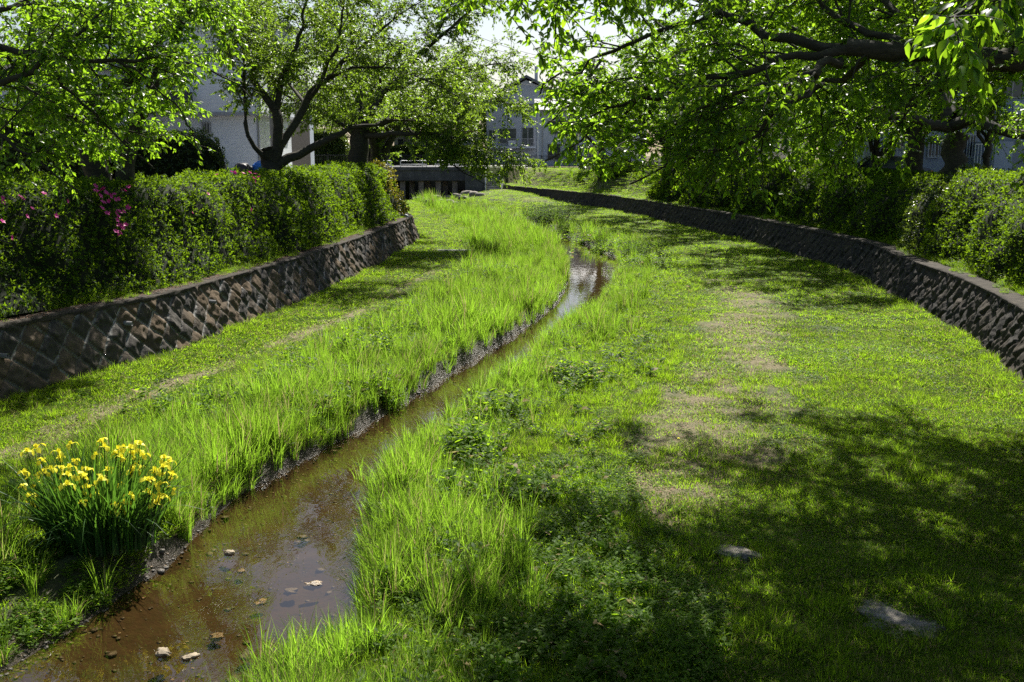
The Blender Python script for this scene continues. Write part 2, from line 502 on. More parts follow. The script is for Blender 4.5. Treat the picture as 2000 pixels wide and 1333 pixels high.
# ------------------------------------------------------------------ layout curves (functions of y)
def curve(pts):
    P = np.array(sorted(pts, key=lambda p: p[0]), float)
    ys = np.linspace(P[0, 0], P[-1, 0], 1500)
    xs = np.interp(ys, P[:, 0], P[:, 1])
    k = 27
    ker = np.hanning(k + 2)[1:-1]; ker /= ker.sum()
    xp = np.concatenate([xs[0] + (xs[0] - xs[1:k // 2 + 1][::-1]), xs, xs[-1] + (xs[-1] - xs[-k // 2:-1][::-1])])
    xsm = np.convolve(xp, ker, 'same')[k // 2:k // 2 + len(xs)]
    return lambda y: np.interp(y, ys, xsm)
XL = curve([(-8, -12.6), (5, -11.3), (12, -10.4), (17.5, -9.26), (22, -7.5), (29.5, -6.2), (38.5, -5.25), (49.5, -4.6), (52, -5.2), (57, -7.5), (75, -11.4), (100, -12.4), (140, -12.4)])
XR = curve([(-8, 5.5), (5, 7.1), (12, 8.5), (18.2, 9.66), (22.2, 10.6), (25.5, 11.15), (30, 11.5), (34.5, 12.2), (41, 11.9), (49, 11.2), (62, 9.0), (73, 7.0), (85, 2.6), (92, 0.0), (97, -1.0), (140, -1.0)])
def spt(u, v):
    z = -3.2
    for _ in range(5):
        p = pz(u, v, z); z = float(wz(p[1]))
    return (p[1], p[0])
SLp = [spt(u, v) for u, v in [(-160, 1420), (10, 1320), (165, 1225), (310, 1120), (385, 1045), (445, 985), (512, 945), (592, 900), (672, 862), (755, 810), (840, 758), (900, 718), (968, 678), (1030, 640), (1085, 600), (1108, 560), (1112, 530), (1105, 500)]]
SRp = [spt(u, v) for u, v in [(480, 1500), (600, 1400), (700, 1290), (735, 1200), (715, 1110), (712, 1040), (750, 970), (815, 900), (880, 845), (925, 800), (968, 765), (1022, 720), (1070, 670), (1120, 635), (1165, 600), (1195, 560), (1212, 530), (1205, 505)]]
SLp += [(2, SLp[0][1] - 1.6), (-8, SLp[0][1] - 4), (54, 1.6), (62, 0.2), (72, -2.2), (84, -6.0), (95, -9.0), (140, -9.5)]
SRp += [(2, -2.2), (-8, -3.4), (54, 3.2), (62, 1.7), (72, -0.8), (84, -4.4), (95, -7.2), (140, -7.2)]
SL = curve(SLp); SR = curve(SRp)

def ddx(F, y):
    return (F(y + 0.3) - F(y - 0.3)) / 0.6
def dl(x, y):  # distance behind the left wall base (positive = on the bank)
    return (XL(y) - x) / np.sqrt(1 + ddx(XL, y) ** 2)
def dr(x, y):
    return (x - XR(y)) / np.sqrt(1 + ddx(XR, y) ** 2)
WTOP = -1.55
def soilpatch(x, y):
    """bare earth amount 0..1 from the worn places of the lawn"""
    b = np.zeros_like(np.asarray(x, float))
    spots = [(1500, 600, 1.7, 3.2, .5), (1450, 660, 1.3, 2.6, .75), (1490, 715, 0.8, 1.3, .7), (1400, 800, 1.9, 2.6, .55), (1330, 870, 1.7, 2.0, .6), (1420, 900, 1.0, 1.0, .85), (1230, 910, 1.0, 1.2, .6),
             (1280, 960, 1.1, 1.2, .7), (1200, 1095, .5, .5, .9), (1300, 1180, .7, 1.0, .55), (1400, 1225, 1.0, .45, .8), (1190, 1260, .45, .3, 1.0), (1750, 1235, .9, .8, .6),
             (1350, 1040, 0.7, 0.6, .5), (1800, 1100, .6, .5, .35), (1440, 1105, .5, .4, .7), (1550, 760, .8, 1.0, .5),
             (700, 612, .45, 1.4, .9), (240, 790, .75, 1.3, .95), (130, 840, .7, .9, 1.0), (30, 885, .9, .7, 1.0), (420, 722, .55, 1.2, .9), (330, 752, .5, 1.0, .8), (560, 665, .4, 1.4, .6), (885, 492, .9, .45, 1.0),
             (980, 385, 2.2, 3, .6), (1040, 400, 2.0, 3, .5)]
    for u, v, sx, sy, a in spots:
        p = pg(u, v)
        q = ((x - p[0]) / sx) ** 2 + ((y - p[1]) / sy) ** 2
        b = np.maximum(b, a * np.exp(-q * 1.1))
    return b
WORN = [pg(u, v) for u, v in [(1380, 480), (1430, 560), (1460, 650), (1400, 760), (1360, 880), (1300, 1000), (1290, 1180), (1300, 1320)]][::-1]
def worn(x, y):
    xc = np.interp(y, [p[1] for p in WORN], [p[0] for p in WORN])
    return np.exp(-((x - xc) / 1.9) ** 2) * sstep(6, 9, y) * (1 - sstep(32, 42, y))
PATHL = [pg(u, v) for u, v in [(885, 492), (830, 540), (700, 612), (560, 665), (420, 722), (330, 752), (240, 790), (130, 840), (0, 892), (-120, 940)]][::-1]
def pathl(x, y):
    xc = np.interp(y, [p[1] for p in PATHL], [p[0] for p in PATHL])
    return np.exp(-((x - xc) / (.42 + .2 * vnoise(y * .7, y * 0, 44))) ** 2) * sstep(8, 10, y) * (1 - sstep(36, 44, y)) * (.55 + .45 * vnoise(y * .5, x * 0 + 3.3, 45))
def H(x, y):
    x = np.asarray(x, float); y = np.asarray(y, float)
    g = gz(y)
    bl = SL(y) - x   # left of water
    br = x - SR(y)
    lawn = g + 0.10 * sstep(1.0, 5.0, br) + 0.02 * sstep(1.0, 3.2, bl) + (fbm(x * 0.6, y * 0.6, 3) - .5) * 0.16 + (fbm(x * 3, y * 3, 5) - .5) * 0.05
    far_m = sstep(72, 84, y) * (1 - sstep(96, 99, y))
    lawn = lawn + far_m * 0.55 * np.exp(-((x - 0) / 3.0) ** 2)
    lawn = lawn - 0.75 * sstep(84, 95, y) * (1 - sstep(-7.5, -4.0, x))
    dist = np.maximum(bl, br)      # >0 outside water
    muddy = (1 - sstep(9.5, 11.5, y))
    wl = np.where(bl > br, 0.32 + 1.0 * muddy, 0.34)
    wob = (fbm(x * 2.2, y * 2.2, 9) - .5) * 0.35
    t = sstep(-0.12, 1, (dist + wob * .7) / wl)
    depth = 0.10 + 0.10 * sstep(0, 1.0, -dist) + (fbm(x * 1.6, y * 1.6, 11) - .5) * 0.10
    z = np.where(dist + wob * .7 < -0.12 * wl, wz(y) - depth * sstep(0.0, 0.5, -(dist + wob * .7) / wl) , wz(y) - 0.015 + (lawn - wz(y) + 0.015) * t)
    z = np.where(dist < -0.12, np.minimum(z, wz(y) - 0.03 - depth * 0.5 * sstep(0.1, 0.5, -dist)), z)
    # banks behind the walls
    for d, a0, a1, edge in ((dl(x, y), 0.8, 2.8, 0.2), (dr(x, y), 1.4, 3.4, 0.3)):
        top = WTOP + edge * sstep(0.7, 2.2, d) + (0.0 - WTOP - edge) * sstep(a0, a1, d)
        top = np.where(d > a1 + 0.4, 0.0, top + (fbm(x * 1.5, y * 1.5, 21) - .5) * 0.08 * (1 - sstep(a1, a1 + .4, d)))
        z = np.where(d > 0.30, z + (top - z) * sstep(0.30, 0.58, d), z)
    # road level past the far bridge
    chan = (x > -12.2) & (x < -4.5)
    z = np.where((y > 99.8) & ~chan, 0.0, z)
    z = np.where(y > 111, 0.0, z)
    return z

# ------------------------------------------------------------------ ground sheet
def ground():
    xs = np.concatenate([[-600, -300, -150, -90, -60, -40, -30, -24, -20, -18, -16.5], np.arange(-15.5, -11, .25), np.arange(-11, 13.6, .085), np.arange(13.8, 20, .4), [22, 26, 32, 40, 60, 90, 150, 300, 600]])
    ys = [-60, -30, -15, -8, -4, 0, 2, 3.5, 4.5]
    y = 5.0
    while y < 113:
        ys.append(y); y += 0.06 + max(0, (y - 8)) * 0.0048
    ys += [114, 118, 124, 130, 145, 170, 220, 320, 500, 900, 1500]
    ys = np.array(ys)
    X, Y = np.meshgrid(xs, ys)
    Z = H(X, Y)
    nx, ny = len(xs), len(ys)
    V = np.stack([X, Y, Z], -1).reshape(-1, 3)
    i = np.arange(ny - 1)[:, None] * nx; j = np.arange(nx - 1)[None, :]
    F = np.stack([i + j, i + j + 1, i + nx + j + 1, i + nx + j], -1).reshape(-1, 4)
    bare = np.maximum(np.maximum(np.maximum(soilpatch(X, Y), 0.14), .62 * worn(X, Y)), pathl(X, Y))
    D1, D2 = dl(X, Y), dr(X, Y)
    bare = np.where((D1 > .3) | (D2 > .3), np.where(Y > 60, .48, 0.5), bare)
    bare = np.where((D1 > 4) | (D2 > 4.8), 0.8, bare)
    dist = np.maximum(SL(Y) - X, X - SR(Y))
    wet = 1 - sstep(0.05, 0.42, Z - wz(Y) - 0.0)
    wet = np.where((D1 > .1) | (D2 > .1) | (Y > 98), 0, np.clip(wet * 1.6, 0, 1)) * (dist < 2)
    wet = np.where(Z < wz(Y) + 0.16, np.maximum(wet, 0.9), wet * 0.6) * (dist < 2) * (D1 < .1) * (D2 < .1)
    cx = (xs[:-1] + xs[1:]) / 2; cy = (ys[:-1] + ys[1:]) / 2
    CX, CY = np.meshgrid(cx, cy)
    under = (np.maximum(SL(CY) - CX, CX - SR(CY)) < -0.02) & (H(CX, CY) < wz(CY))
    me = mesh_from("ground", V, [F], [M['soil'], M['bed']], {"bare": ('POINT', bare), "wet": ('POINT', wet)}, smooth=True, fmat=under.astype(int).ravel())
    o = link("ground", me); tag(o, kind='structure')
ground()

# water: a strip following the stream
def water():
    ys = np.concatenate([np.arange(-6, 60, .35), np.arange(60, 111, 1.0)])
    V = []; 
    for y in ys:
        a, b = float(SL(y)), float(SR(y)); z = float(wz(y))
        for t in np.linspace(-0.28, 1.28, 12):
            V.append((a + (b - a) * t if 0 <= t <= 1 else (a + t * 2.4 if t < 0 else b + (t - 1) * 2.4), y, z))
    V = np.array(V); nx = 12; ny = len(ys)
    i = np.arange(ny - 1)[:, None] * nx; j = np.arange(nx - 1)[None, :]
    F = np.stack([i + j, i + j + 1, i + nx + j + 1, i + nx + j], -1).reshape(-1, 4)
    o = link("water", mesh_from("water", V, [F], M['water'], smooth=True)); tag(o, kind='structure')
water()

# ------------------------------------------------------------------ stone retaining walls
def stone_wall(XF, side, y0, y1, label, mat, seed, near):
    ys = []; y = y0
    while y < y1:
        ys.append(y); y += (0.028 if y < near else 0.028 + (y - near) * 0.0016)
    ys = np.array(ys)
    xs = XF(ys)
    ds = np.hypot(np.diff(xs), np.diff(ys)); s = np.concatenate([[0], np.cumsum(ds)])
    tx = np.gradient(xs, ys); L = np.sqrt(1 + tx ** 2)
    nx_, ny_ = (side * 1 / L), (-side * tx / L)      # horizontal normal toward the channel
    hh = np.linspace(-0.25, 1.0, 46)
    top = WTOP; 
    S, Hh = np.meshgrid(s, hh)
    base = gz(ys) + 0.05
    Hr = (top - base)[None, :] * Hh                 # height above base
    fh = Hr * 1.045
    c = 0.43 * math.sqrt(2)
    wob = (fbm(S * 1.1, fh * 1.1, seed + 3, 3) - .5) * 0.24
    p = (S + fh + wob) / c; q = (S - fh - wob * .7 + .12) / c
    ip, iq = np.floor(p), np.floor(q); fp, fq = p - ip, q - iq
    e = np.minimum(np.minimum(fp, 1 - fp), np.minimum(fq, 1 - fq))
    r1 = _h(ip, iq, seed); r2 = _h(ip, iq, seed + 5); r3 = _h(ip, iq, seed + 9)
    b = np.clip(e / 0.16, 0, 1) ** 0.6
    disp = b * (0.025 + 0.045 * r1) + b * ((fp - .5) * (r2 - .5) + (fq - .5) * (r3 - .5)) * 0.20
    ridge = np.abs(fbm(S * 3.5 + ip * 7, fh * 3.5 + iq * 13, seed + 20, 4) - .5) * 2
    disp += b * (0.5 - ridge) * 0.11 + (fbm(S * 14, fh * 14, seed + 30, 3) - .5) * 0.018 * b
    joint = 1 - sstep(0.008, 0.03 + 0.03 * r2, e)
    back = 0.30 * Hr                                # batter
    off = disp - back
    X = xs[None, :] + nx_[None, :] * off; Y = ys[None, :] + ny_[None, :] * off
    Z = base[None, :] + Hr
    # flatten the last rows onto the coping
    nrow, ncol = X.shape
    V = np.stack([X, Y, Z], -1).reshape(-1, 3)
    i = np.arange(nrow - 1)[:, None] * ncol; j = np.arange(ncol - 1)[None, :]
    F = np.stack([i + j, i + j + 1, i + ncol + j + 1, i + ncol + j], -1).reshape(-1, 4)
    if side < 0: F = F[:, ::-1]
    o0 = empty("retaining_wall", (float(XF(y0 + 8)), y0 + 8, float(gz(y0 + 8))), label, "wall")
    V2 = V - np.array(o0.location)
    link("stone_face", mesh_from("stone_face", V2, [F], mat, {"joint": ('POINT', joint.ravel()), "cell": ('POINT', r3.ravel())}, smooth=True), o0)
    # coping
    k = np.arange(0, len(ys), 4); ysc = ys[k]
    prof = [(-0.02, -0.07), (-0.045, 0.0), (0.0, 0.022), (0.34, 0.03), (0.40, -0.02)]
    hb = 0.30 * (top - base[k])
    P = []
    for (dd, dz) in prof:
        jit = (fbm(s[k] * 1.8, s[k] * 0 + dd * 9, seed + 50, 3) - .5) * 0.14
        o_ = -(hb + dd) + 0.07 * (dd < 0.1) + jit * (dd < .1)
        P.append(np.stack([xs[k] + nx_[k] * o_, ysc + ny_[k] * o_, np.full(len(k), top + dz) + jit * .3], -1))
    P = np.array(P); nr, nc = P.shape[:2]
    i = np.arange(nr - 1)[:, None] * nc; j = np.arange(nc - 1)[None, :]
    F = np.stack([i + j, i + j + 1, i + nc + j + 1, i + nc + j], -1).reshape(-1, 4)
    if side < 0: F = F[:, ::-1]
    link("coping", mesh_from("coping", P.reshape(-1, 3) - np.array(o0.location), [F], M['coping'], smooth=True), o0)
stone_wall(XL, 1, 3, 60, "left retaining wall of rusty diagonal stones with white mortar below the azalea hedge", M['wall_l'], 100, 30)
stone_wall(XR, -1, 3, 97.5, "dark diagonal stone retaining wall curving along the right side of the lawn", M['wall_r'], 200, 34)

# ------------------------------------------------------------------ leaves
T6 = (np.array([(0, 0, 0), (.3, -.24, .06), (.3, .24, .06), (.33, 0, 0), (.68, -.17, .0), (.68, .17, .0), (.7, 0, -.05), (1, 0, -.16)]),
      [(0, 3, 1), (0, 2, 3), (4, 6, 7), (6, 5, 7)], [(1, 3, 6, 4), (3, 2, 5, 6)])
T2 = (np.array([(0, 0, 0), (.45, -.25, .05), (1, 0, -.1), (.45, .25, .05)]), [(0, 2, 1), (0, 3, 2)], [])
def leaves(P, D, U, S, tmpl):
    """P base (n,3), D tip dir, U approx normal, S size -> V, tris, quads"""
    D = D / (np.linalg.norm(D, axis=1, keepdims=True) + 1e-9)
    A = np.cross(D, U); A /= np.linalg.norm(A, axis=1, keepdims=True) + 1e-9
    U = np.cross(A, D)
    T, tri, quad = tmpl
    S = np.asarray(S)[:, None, None]
    V = P[:, None, :] + S * (T[None, :, 0:1] * D[:, None, :] + T[None, :, 1:2] * A[:, None, :] + T[None, :, 2:3] * U[:, None, :])
    n, k = V.shape[:2]
    off = (np.arange(n) * k)[:, None, None]
    tri = (off + np.array(tri)[None]).reshape(-1, 3)
    quad = (off + np.array(quad)[None]).reshape(-1, 4) if len(quad) else np.zeros((0, 4), int)
    nt_, nq = len(tmpl[1]), len(tmpl[2])
    return V.reshape(-1, 3), tri, quad, nt_, nq

def rnd_dirs(n, rng):
    v = rng.normal(size=(n, 3))
    return v / np.linalg.norm(v, axis=1, keepdims=True)

# ------------------------------------------------------------------ trees
def smooth_path(P, n):
    P = np.array(P, float)
    if len(P) < 3:
        t = np.linspace(0, 1, n)[:, None]
        return P[0] * (1 - t) + P[-1] * t
    d = np.concatenate([[0], np.cumsum(np.linalg.norm(np.diff(P[:, :3], axis=0), axis=1))])
    t = np.linspace(0, d[-1], n)
    Q = np.concatenate([[2 * P[0] - P[1]], P, [2 * P[-1] - P[-2]]])
    out = []
    seg = np.clip(np.searchsorted(d, t, 'right') - 1, 0, len(P) - 2)
    for ti, s in zip(t, seg):
        u = (ti - d[s]) / (d[s + 1] - d[s] + 1e-9)
        a, b, c, e = Q[s], Q[s + 1], Q[s + 2], Q[s + 3]
        out.append(0.5 * ((2 * b) + (-a + c) * u + (2 * a - 5 * b + 4 * c - e) * u * u + (-a + 3 * b - 3 * c + e) * u ** 3))
    return np.array(out)

DEN = [2.3, 2.3, 1.5]
def make_tree(label, base, limbs, seed, leaf=0.09, tmpl=T2, mat='cherry', sub_len=2.2, sub_per_m=2.2, twig_per=7, lpt=12, twig_len=0.55,
              droop=0.25, name="cherry_tree", cat="tree", group=None, t0=0.25, up=0.15, keep=None, jr=1.0, spread=1.0):
    rng = np.random.default_rng(seed)
    root = empty(name, base, label, cat, group)
    B = np.array(base, float)
    tv, tf, tn = [], [], 0
    def addt(P, r, k):
        nonlocal tn
        V, F = tube_np(P, r, k)
        tv.append(V); tf.append(F + tn); tn += len(V)
    cv, cf, cn = [], [], 0
    lp, ld = [], []
    for limb in limbs:
        L = smooth_path(limb, max(6, int(2.2 * len(limb)) + 4))
        P, r = L[:, :3], np.maximum(L[:, 3], 0.012)
        nrm = rng.normal(size=P.shape) * 0.05 * jr; nrm[0] = 0
        P = P + nrm * np.minimum(1, 12 * r[:, None] + .3)
        addt(P, r * (1 + rng.normal(size=len(r)) * 0.05), 9 if r[0] > .12 else 6)
        seg = np.linalg.norm(np.diff(P, axis=0), axis=1); d = np.concatenate([[0], np.cumsum(seg)]); tot = d[-1]
        nsub = int(tot * sub_per_m * DEN[0] * (1 - t0))
        for k in range(nsub):
            t = t0 + (1 - t0) * (k + rng.random()) / max(1, nsub)
            i = min(len(P) - 2, int(np.searchsorted(d, t * tot) - 1)); i = max(0, i)
            u = (t * tot - d[i]) / (seg[i] + 1e-9)
            p = P[i] * (1 - u) + P[i + 1] * u; rr = r[i] * (1 - u) + r[i + 1] * u
            if p[2] < B[2] + 1.6 and rr > 0.1: continue
            T = P[i + 1] - P[i]; T /= np.linalg.norm(T) + 1e-9
            side = rng.normal(size=3) * np.array([1, 1, .6]); side -= T * side.dot(T); side /= np.linalg.norm(side) + 1e-9
            dv = T * 0.65 + side * 0.9 * spread + np.array([0, 0, up]); dv /= np.linalg.norm(dv)
            ln = sub_len * (1.05 - 0.55 * t) * rng.uniform(.55, 1.2)
            m = 6
            q = [p]; dd = dv.copy()
            for s_ in range(m):
                dd = dd + rng.normal(size=3) * 0.16 + np.array([0, 0, -droop * 0.22 * s_ / m * 2])
                dd /= np.linalg.norm(dd)
                q.append(q[-1] + dd * ln / m)
            q = np.array(q)
            if keep is not None and not keep(q[-1]):
                if not keep(q[3]): continue
                q = np.concatenate([q[:4], q[3:4] + (q[3:4] - q[2:3]) * np.array([[.3], [.5], [.6]])])
            r0 = min(rr * .45, 0.009 * ln + .005)
            addt(q, np.linspace(r0, 0.005, m + 1), 5)
            ntw = int(twig_per * DEN[1] * ln / sub_len * rng.uniform(.8, 1.3)) + 2
            for w_ in range(ntw):
                tt = rng.uniform(.12, 1.0) * m; ii = min(m - 1, int(tt)); uu = tt - ii
                a = q[ii] * (1 - uu) + q[ii + 1] * uu
                T2_ = q[ii + 1] - q[ii]; T2_ /= np.linalg.norm(T2_)
                dv2 = T2_ * .7 + rnd_dirs(1, rng)[0] * np.array([1, 1, .55]) * .85 + np.array([0, 0, .05]); dv2 /= np.linalg.norm(dv2)
                l2 = twig_len * rng.uniform(.5, 1.25)
                if keep is not None and not keep(a + dv2 * l2): continue
                mm = 4
                tq = [a]; d2 = dv2
                for s_ in range(mm):
                    d2 = d2 + rng.normal(size=3) * .12 + np.array([0, 0, -droop * .35]); d2 /= np.linalg.norm(d2)
                    tq.append(tq[-1] + d2 * l2 / mm)
                tq = np.array(tq)
                V, F = tube_np(tq, np.linspace(.0045, .002, mm + 1), 3)
                cv.append(V); cf.append(F + cn); cn += len(V)
                nl = max(3, int(lpt * DEN[2] * l2 / twig_len))
                ts = rng.uniform(.08, 1.0, nl) * mm; ti = np.minimum(mm - 1, ts.astype(int)); tu = (ts - ti)[:, None]
                pp = tq[ti] * (1 - tu) + tq[ti + 1] * tu
                dr_ = tq[ti + 1] - tq[ti]; dr_ /= np.linalg.norm(dr_, axis=1, keepdims=True) + 1e-9
                lp.append(pp); ld.append(dr_)
    lp = np.concatenate(lp); ld = np.concatenate(ld); n = len(lp)
    D = ld * .6 + rng.normal(size=(n, 3)) * np.array([.62, .62, .35]) + np.array([0, 0, -droop * 1.3])
    U = np.array([0, 0, 1.0]) + rng.normal(size=(n, 3)) * .55
    S = leaf * rng.uniform(.55, 1.2, n)
    V, tri, quad, a_, b_ = leaves(lp, D, U, S, tmpl)
    tint = np.clip(rng.normal(.5, .22, n), 0, 1)
    ftint = np.concatenate([np.repeat(tint, a_), np.repeat(tint, b_)]) if b_ else np.repeat(tint, a_)
    if cv:
        CV = np.concatenate(cv); CF = np.concatenate(cf) + len(V)
        V = np.concatenate([V, CV])
    quads = np.concatenate([quad, CF]) if len(quad) else CF
    fm = np.concatenate([np.zeros(len(tri) + len(quad)), np.ones(len(CF))])
    ft = np.concatenate([ftint, np.zeros(len(CF))])
    me = mesh_from("crown", V - B, [tri, quads], [M[mat], M['bark']], {"tint": ('FACE', ft)}, fmat=fm)
    link("crown", me, root)
    link("trunk", mesh_from("trunk", np.concatenate(tv) - B, [np.concatenate(tf)], M['bark'], smooth=True), root)
    print(name, n, 'leaves')
    return root, n

def auto_limbs(base, H_, r0, n, spread, seed, fork=0.3, lean=(0, 0), rise=0.75):
    """a trunk and n spreading limbs"""
    rng = np.random.default_rng(seed)
    b = np.array(base, float)
    fk = b + np.array([lean[0], lean[1], H_ * fork])
    trunk = [(b[0], b[1], b[2] - .3, r0 * 1.35), (b[0], b[1], b[2] + .35, r0 * 1.02), (*((b + fk) / 2 + rng.normal(size=3) * .06), r0 * .9), (*fk, r0 * .8), (fk[0] + lean[0] * .4, fk[1] + lean[1] * .4, fk[2] + H_ * .12, r0 * .6)]
    out = [trunk]
    a0 = rng.uniform(0, 6.28)
    for i in range(n):
        a = a0 + i * 2 * math.pi / n * 1.0 + rng.normal() * .3
        t = rng.uniform(.55, 1.0)
        st = b * (1 - t) + fk * t
        reach = spread * rng.uniform(.75, 1.15); up_ = (H_ * (1 - fork * t)) * rise * rng.uniform(.45, 1.1)
        e = st + np.array([math.cos(a) * reach, math.sin(a) * reach, up_])
        m1 = st + np.array([math.cos(a) * reach * .28, math.sin(a) * reach * .28, up_ * .42]) + rng.normal(size=3) * .2
        m2 = st + np.array([math.cos(a) * reach * .66, math.sin(a) * reach * .66, up_ * .78]) + rng.normal(size=3) * .3
        out.append([(*st, r0 * .55), (*m1, r0 * .38), (*m2, r0 * .2), (*e, .02)])
    return out

# ---- near tree on the right, trunk outside the frame
def PL(pts):
    return [(*pd(u, v, D), r * .8) for u, v, D, r in pts]
def PLs(dd, pts):
    return [(*pd(u, v, D + dd), r * .86) for u, v, D, r in pts]
bR = (11.2, 13.5, -0.35)
rA = pd(2080, 128, 11.6)
limbsR = [
    [(bR[0], bR[1], bR[2] - .3, .42), (11.0, 13.4, .6, .34), (10.2, 13.0, 1.7, .24), (*rA, .15)] + PL([(1900, 118, 11.2, .15), (1760, 108, 11.3, .13), (1640, 98, 11.6, .11)]),
    PL([(1640, 98, 11.6, .095), (1560, 78, 11.8, .08), (1470, 52, 12.2, .065), (1385, 22, 12.8, .055), (1320, -30, 13.4, .04), (1240, -90, 14, .02)]),
    PL([(1660, 100, 11.6, .08), (1560, 112, 11.3, .06), (1460, 140, 11.2, .05), (1385, 150, 11.4, .04), (1270, 185, 11.6, .03), (1160, 225, 11.8, .015)]),
    PL([(1440, 42, 12.3, .05), (1392, 30, 12.3, .042), (1278, 66, 12.4, .034), (1177, 115, 12.6, .026), (1090, 150, 12.8, .016), (1045, 185, 13, .01)]),
    PL([(1640, 120, 11.5, .06), (1590, 145, 10.8, .05), (1500, 182, 10.6, .035), (1400, 196, 10.9, .022), (1310, 250, 11.2, .01)]),
    PL([(1600, 140, 11.0, .04), (1550, 200, 10.6, .032), (1480, 262, 10.8, .026), (1400, 298, 11.2, .02), (1310, 320, 11.8, .014), (1230, 360, 12.2, .008)]),
    PL([(1800, 112, 11.2, .07), (1700, 60, 11.8, .05), (1600, 10, 12.5, .04), (1500, -60, 13.5, .02)]),
    PL([(1700, 105, 11.4, .06), (1600, 170, 12.6, .045), (1480, 215, 13.6, .03), (1340, 240, 14.6, .02), (1200, 250, 15.4, .01)]),
    PL([(1900, 120, 11.2, .08), (1780, 40, 12.6, .06), (1650, -60, 14.5, .04), (1480, -160, 17, .02)]),
    PL([(1950, 118, 11.3, .06), (1840, 180, 12.4, .045), (1700, 220, 13.6, .03), (1560, 250, 14.6, .012)]),
    [(10.4, 13.1, 1.4, .2), (9.2, 14.6, 3.2, .15), (7.6, 16.6, 4.4, .1), (6.0, 18.8, 5.2, .06), (4.8, 20.5, 5.6, .02)],
    [(10.4, 13.1, 1.4, .2), (8.6, 12.0, 3.6, .15), (6.6, 11.2, 5.0, .1), (4.2, 10.6, 5.8, .06), (2.2, 10.2, 6.2, .02)],
    [(10.8, 13.3, .9, .2), (11.8, 15.6, 3.0, .14), (12.6, 18, 5.0, .08), (12.8, 20.2, 6.4, .02)],
    [(10.6, 13.2, 1.2, .2), (10.2, 10.8, 3.4, .14), (9.4, 8.6, 5.2, .08), (8.2, 6.4, 6.2, .02)],
    [(10.2, 13.0, 1.7, .2), (8.8, 14.4, 4.0, .14), (6.8, 15.4, 5.6, .09), (4.6, 15.6, 6.6, .05), (2.6, 15.4, 7.0, .02)],
    [(10.4, 13.0, 1.7, .2), (9.8, 16.4, 4.2, .14), (9.0, 19.6, 5.8, .08), (8.2, 22.4, 6.8, .02)],
    [(10.2, 13.0, 1.7, .2), (8.4, 12.9, 4.4, .14), (6.0, 13.2, 5.8, .08), (3.4, 13.2, 6.6, .03)],
    [(10.2, 13.0, 1.7, .2), (9.0, 15.4, 4.6, .14), (7.4, 17.6, 6.2, .09), (5.6, 18.6, 6.8, .05), (3.6, 19.2, 7.0, .02)],
    [(10.2, 13.0, 1.7, .2), (8.0, 14.6, 5.0, .14), (5.6, 14.8, 6.4, .09), (3.0, 14.4, 6.8, .05), (1.2, 13.8, 6.8, .02)],
    [(10.2, 13.0, 1.7, .2), (9.4, 14.8, 5.4, .13), (8.8, 16.8, 7.2, .08), (7.0, 17.4, 8.0, .05), (5.2, 16.8, 8.4, .02)],
    [(10.4, 13.0, 1.7, .2), (10.8, 15.4, 4.6, .13), (11.2, 18.4, 6.2, .08), (10.4, 21.0, 7.0, .04), (9.6, 22.6, 7.2, .02)],
    [(10.2, 13.0, 1.7, .2), (8.2, 12.4, 4.6, .14), (5.8, 11.8, 5.8, .08), (3.2, 12.0, 6.2, .04), (1.6, 12.4, 6.2, .02)],
    [(9.4, 13.4, 2.4, .16), (7.4, 16.4, 4.2, .11), (5.2, 19.4, 5.0, .07), (3.0, 21.5, 5.2, .02)],
    [(9.4, 13.4, 2.4, .16), (8.4, 16.8, 4.0, .11), (7.0, 20.0, 4.7, .07), (5.6, 22.8, 4.8, .02)],
    [(10.0, 13.2, 1.9, .16), (9.4, 16.6, 3.6, .11), (8.4, 19.4, 4.3, .06), (7.6, 22, 4.4, .02)],
    [(9.0, 13.2, 2.4, .16), (6.6, 15.0, 4.2, .11), (3.8, 17.0, 4.9, .06), (1.6, 18, 5.0, .02)],
    [(9.0, 13.2, 2.4, .14), (7.4, 14.6, 3.6, .10), (5.8, 16.2, 4.1, .06), (4.2, 17.2, 4.2, .02)],
    [(10.4, 13.4, 1.7, .16), (10.6, 16.0, 3.2, .10), (9.6, 18.4, 3.9, .05), (8.4, 19.6, 3.9, .02)],
    [(10.2, 13.0, 1.7, .18), (9.6, 12.4, 4.2, .12), (8.4, 12.6, 6.2, .07), (7.2, 13.6, 7.6, .02)],
]
limbsR.append([(*pd(1470, -10, 12), .05)] + PL([(1380, -90, 11, .04), (1250, -110, 10, .03), (1120, -75, 9.4, .02), (1010, -35, 9, .012), (920, -15, 8.8, .006)]))
limbsR.append(PL([(1270, 185, 11.6, .03), (1180, 238, 11.8, .02), (1110, 285, 12, .012), (1065, 315, 12.2, .006)]))
limbsR.append(PL([(1177, 115, 12.6, .025), (1120, 190, 12.2, .016), (1070, 240, 12.0, .007)]))
limbsR.append(PL([(1250, -110, 10, .02), (1160, -60, 10.5, .014), (1080, -20, 11, .008), (1030, 0, 11.4, .005)]))
def keepR(p):
    if p[1] < 12 and p[2] > 2.62 + .06 * (p[1] - 8) and p[0] > -.75: return True
    # the crown stops short of the open middle of the stream
    n = math.sin(p[0] * 5.1 + p[1] * 3.3) * .22 + math.sin(p[0] * 1.7 - p[1] * 1.1) * .25
    return p[0] > 0.2 + max(0, 2.6 - p[2]) * .3 + max(0, p[2] - 3.2) * .35 and p[2] > 1.28 + n - (.45 if 1.2 < p[0] < 2.4 and math.sin(p[0] * 9 + p[1] * 7) > .35 else 0) and not (p[2] < 2.2 and p[1] < 9.5)
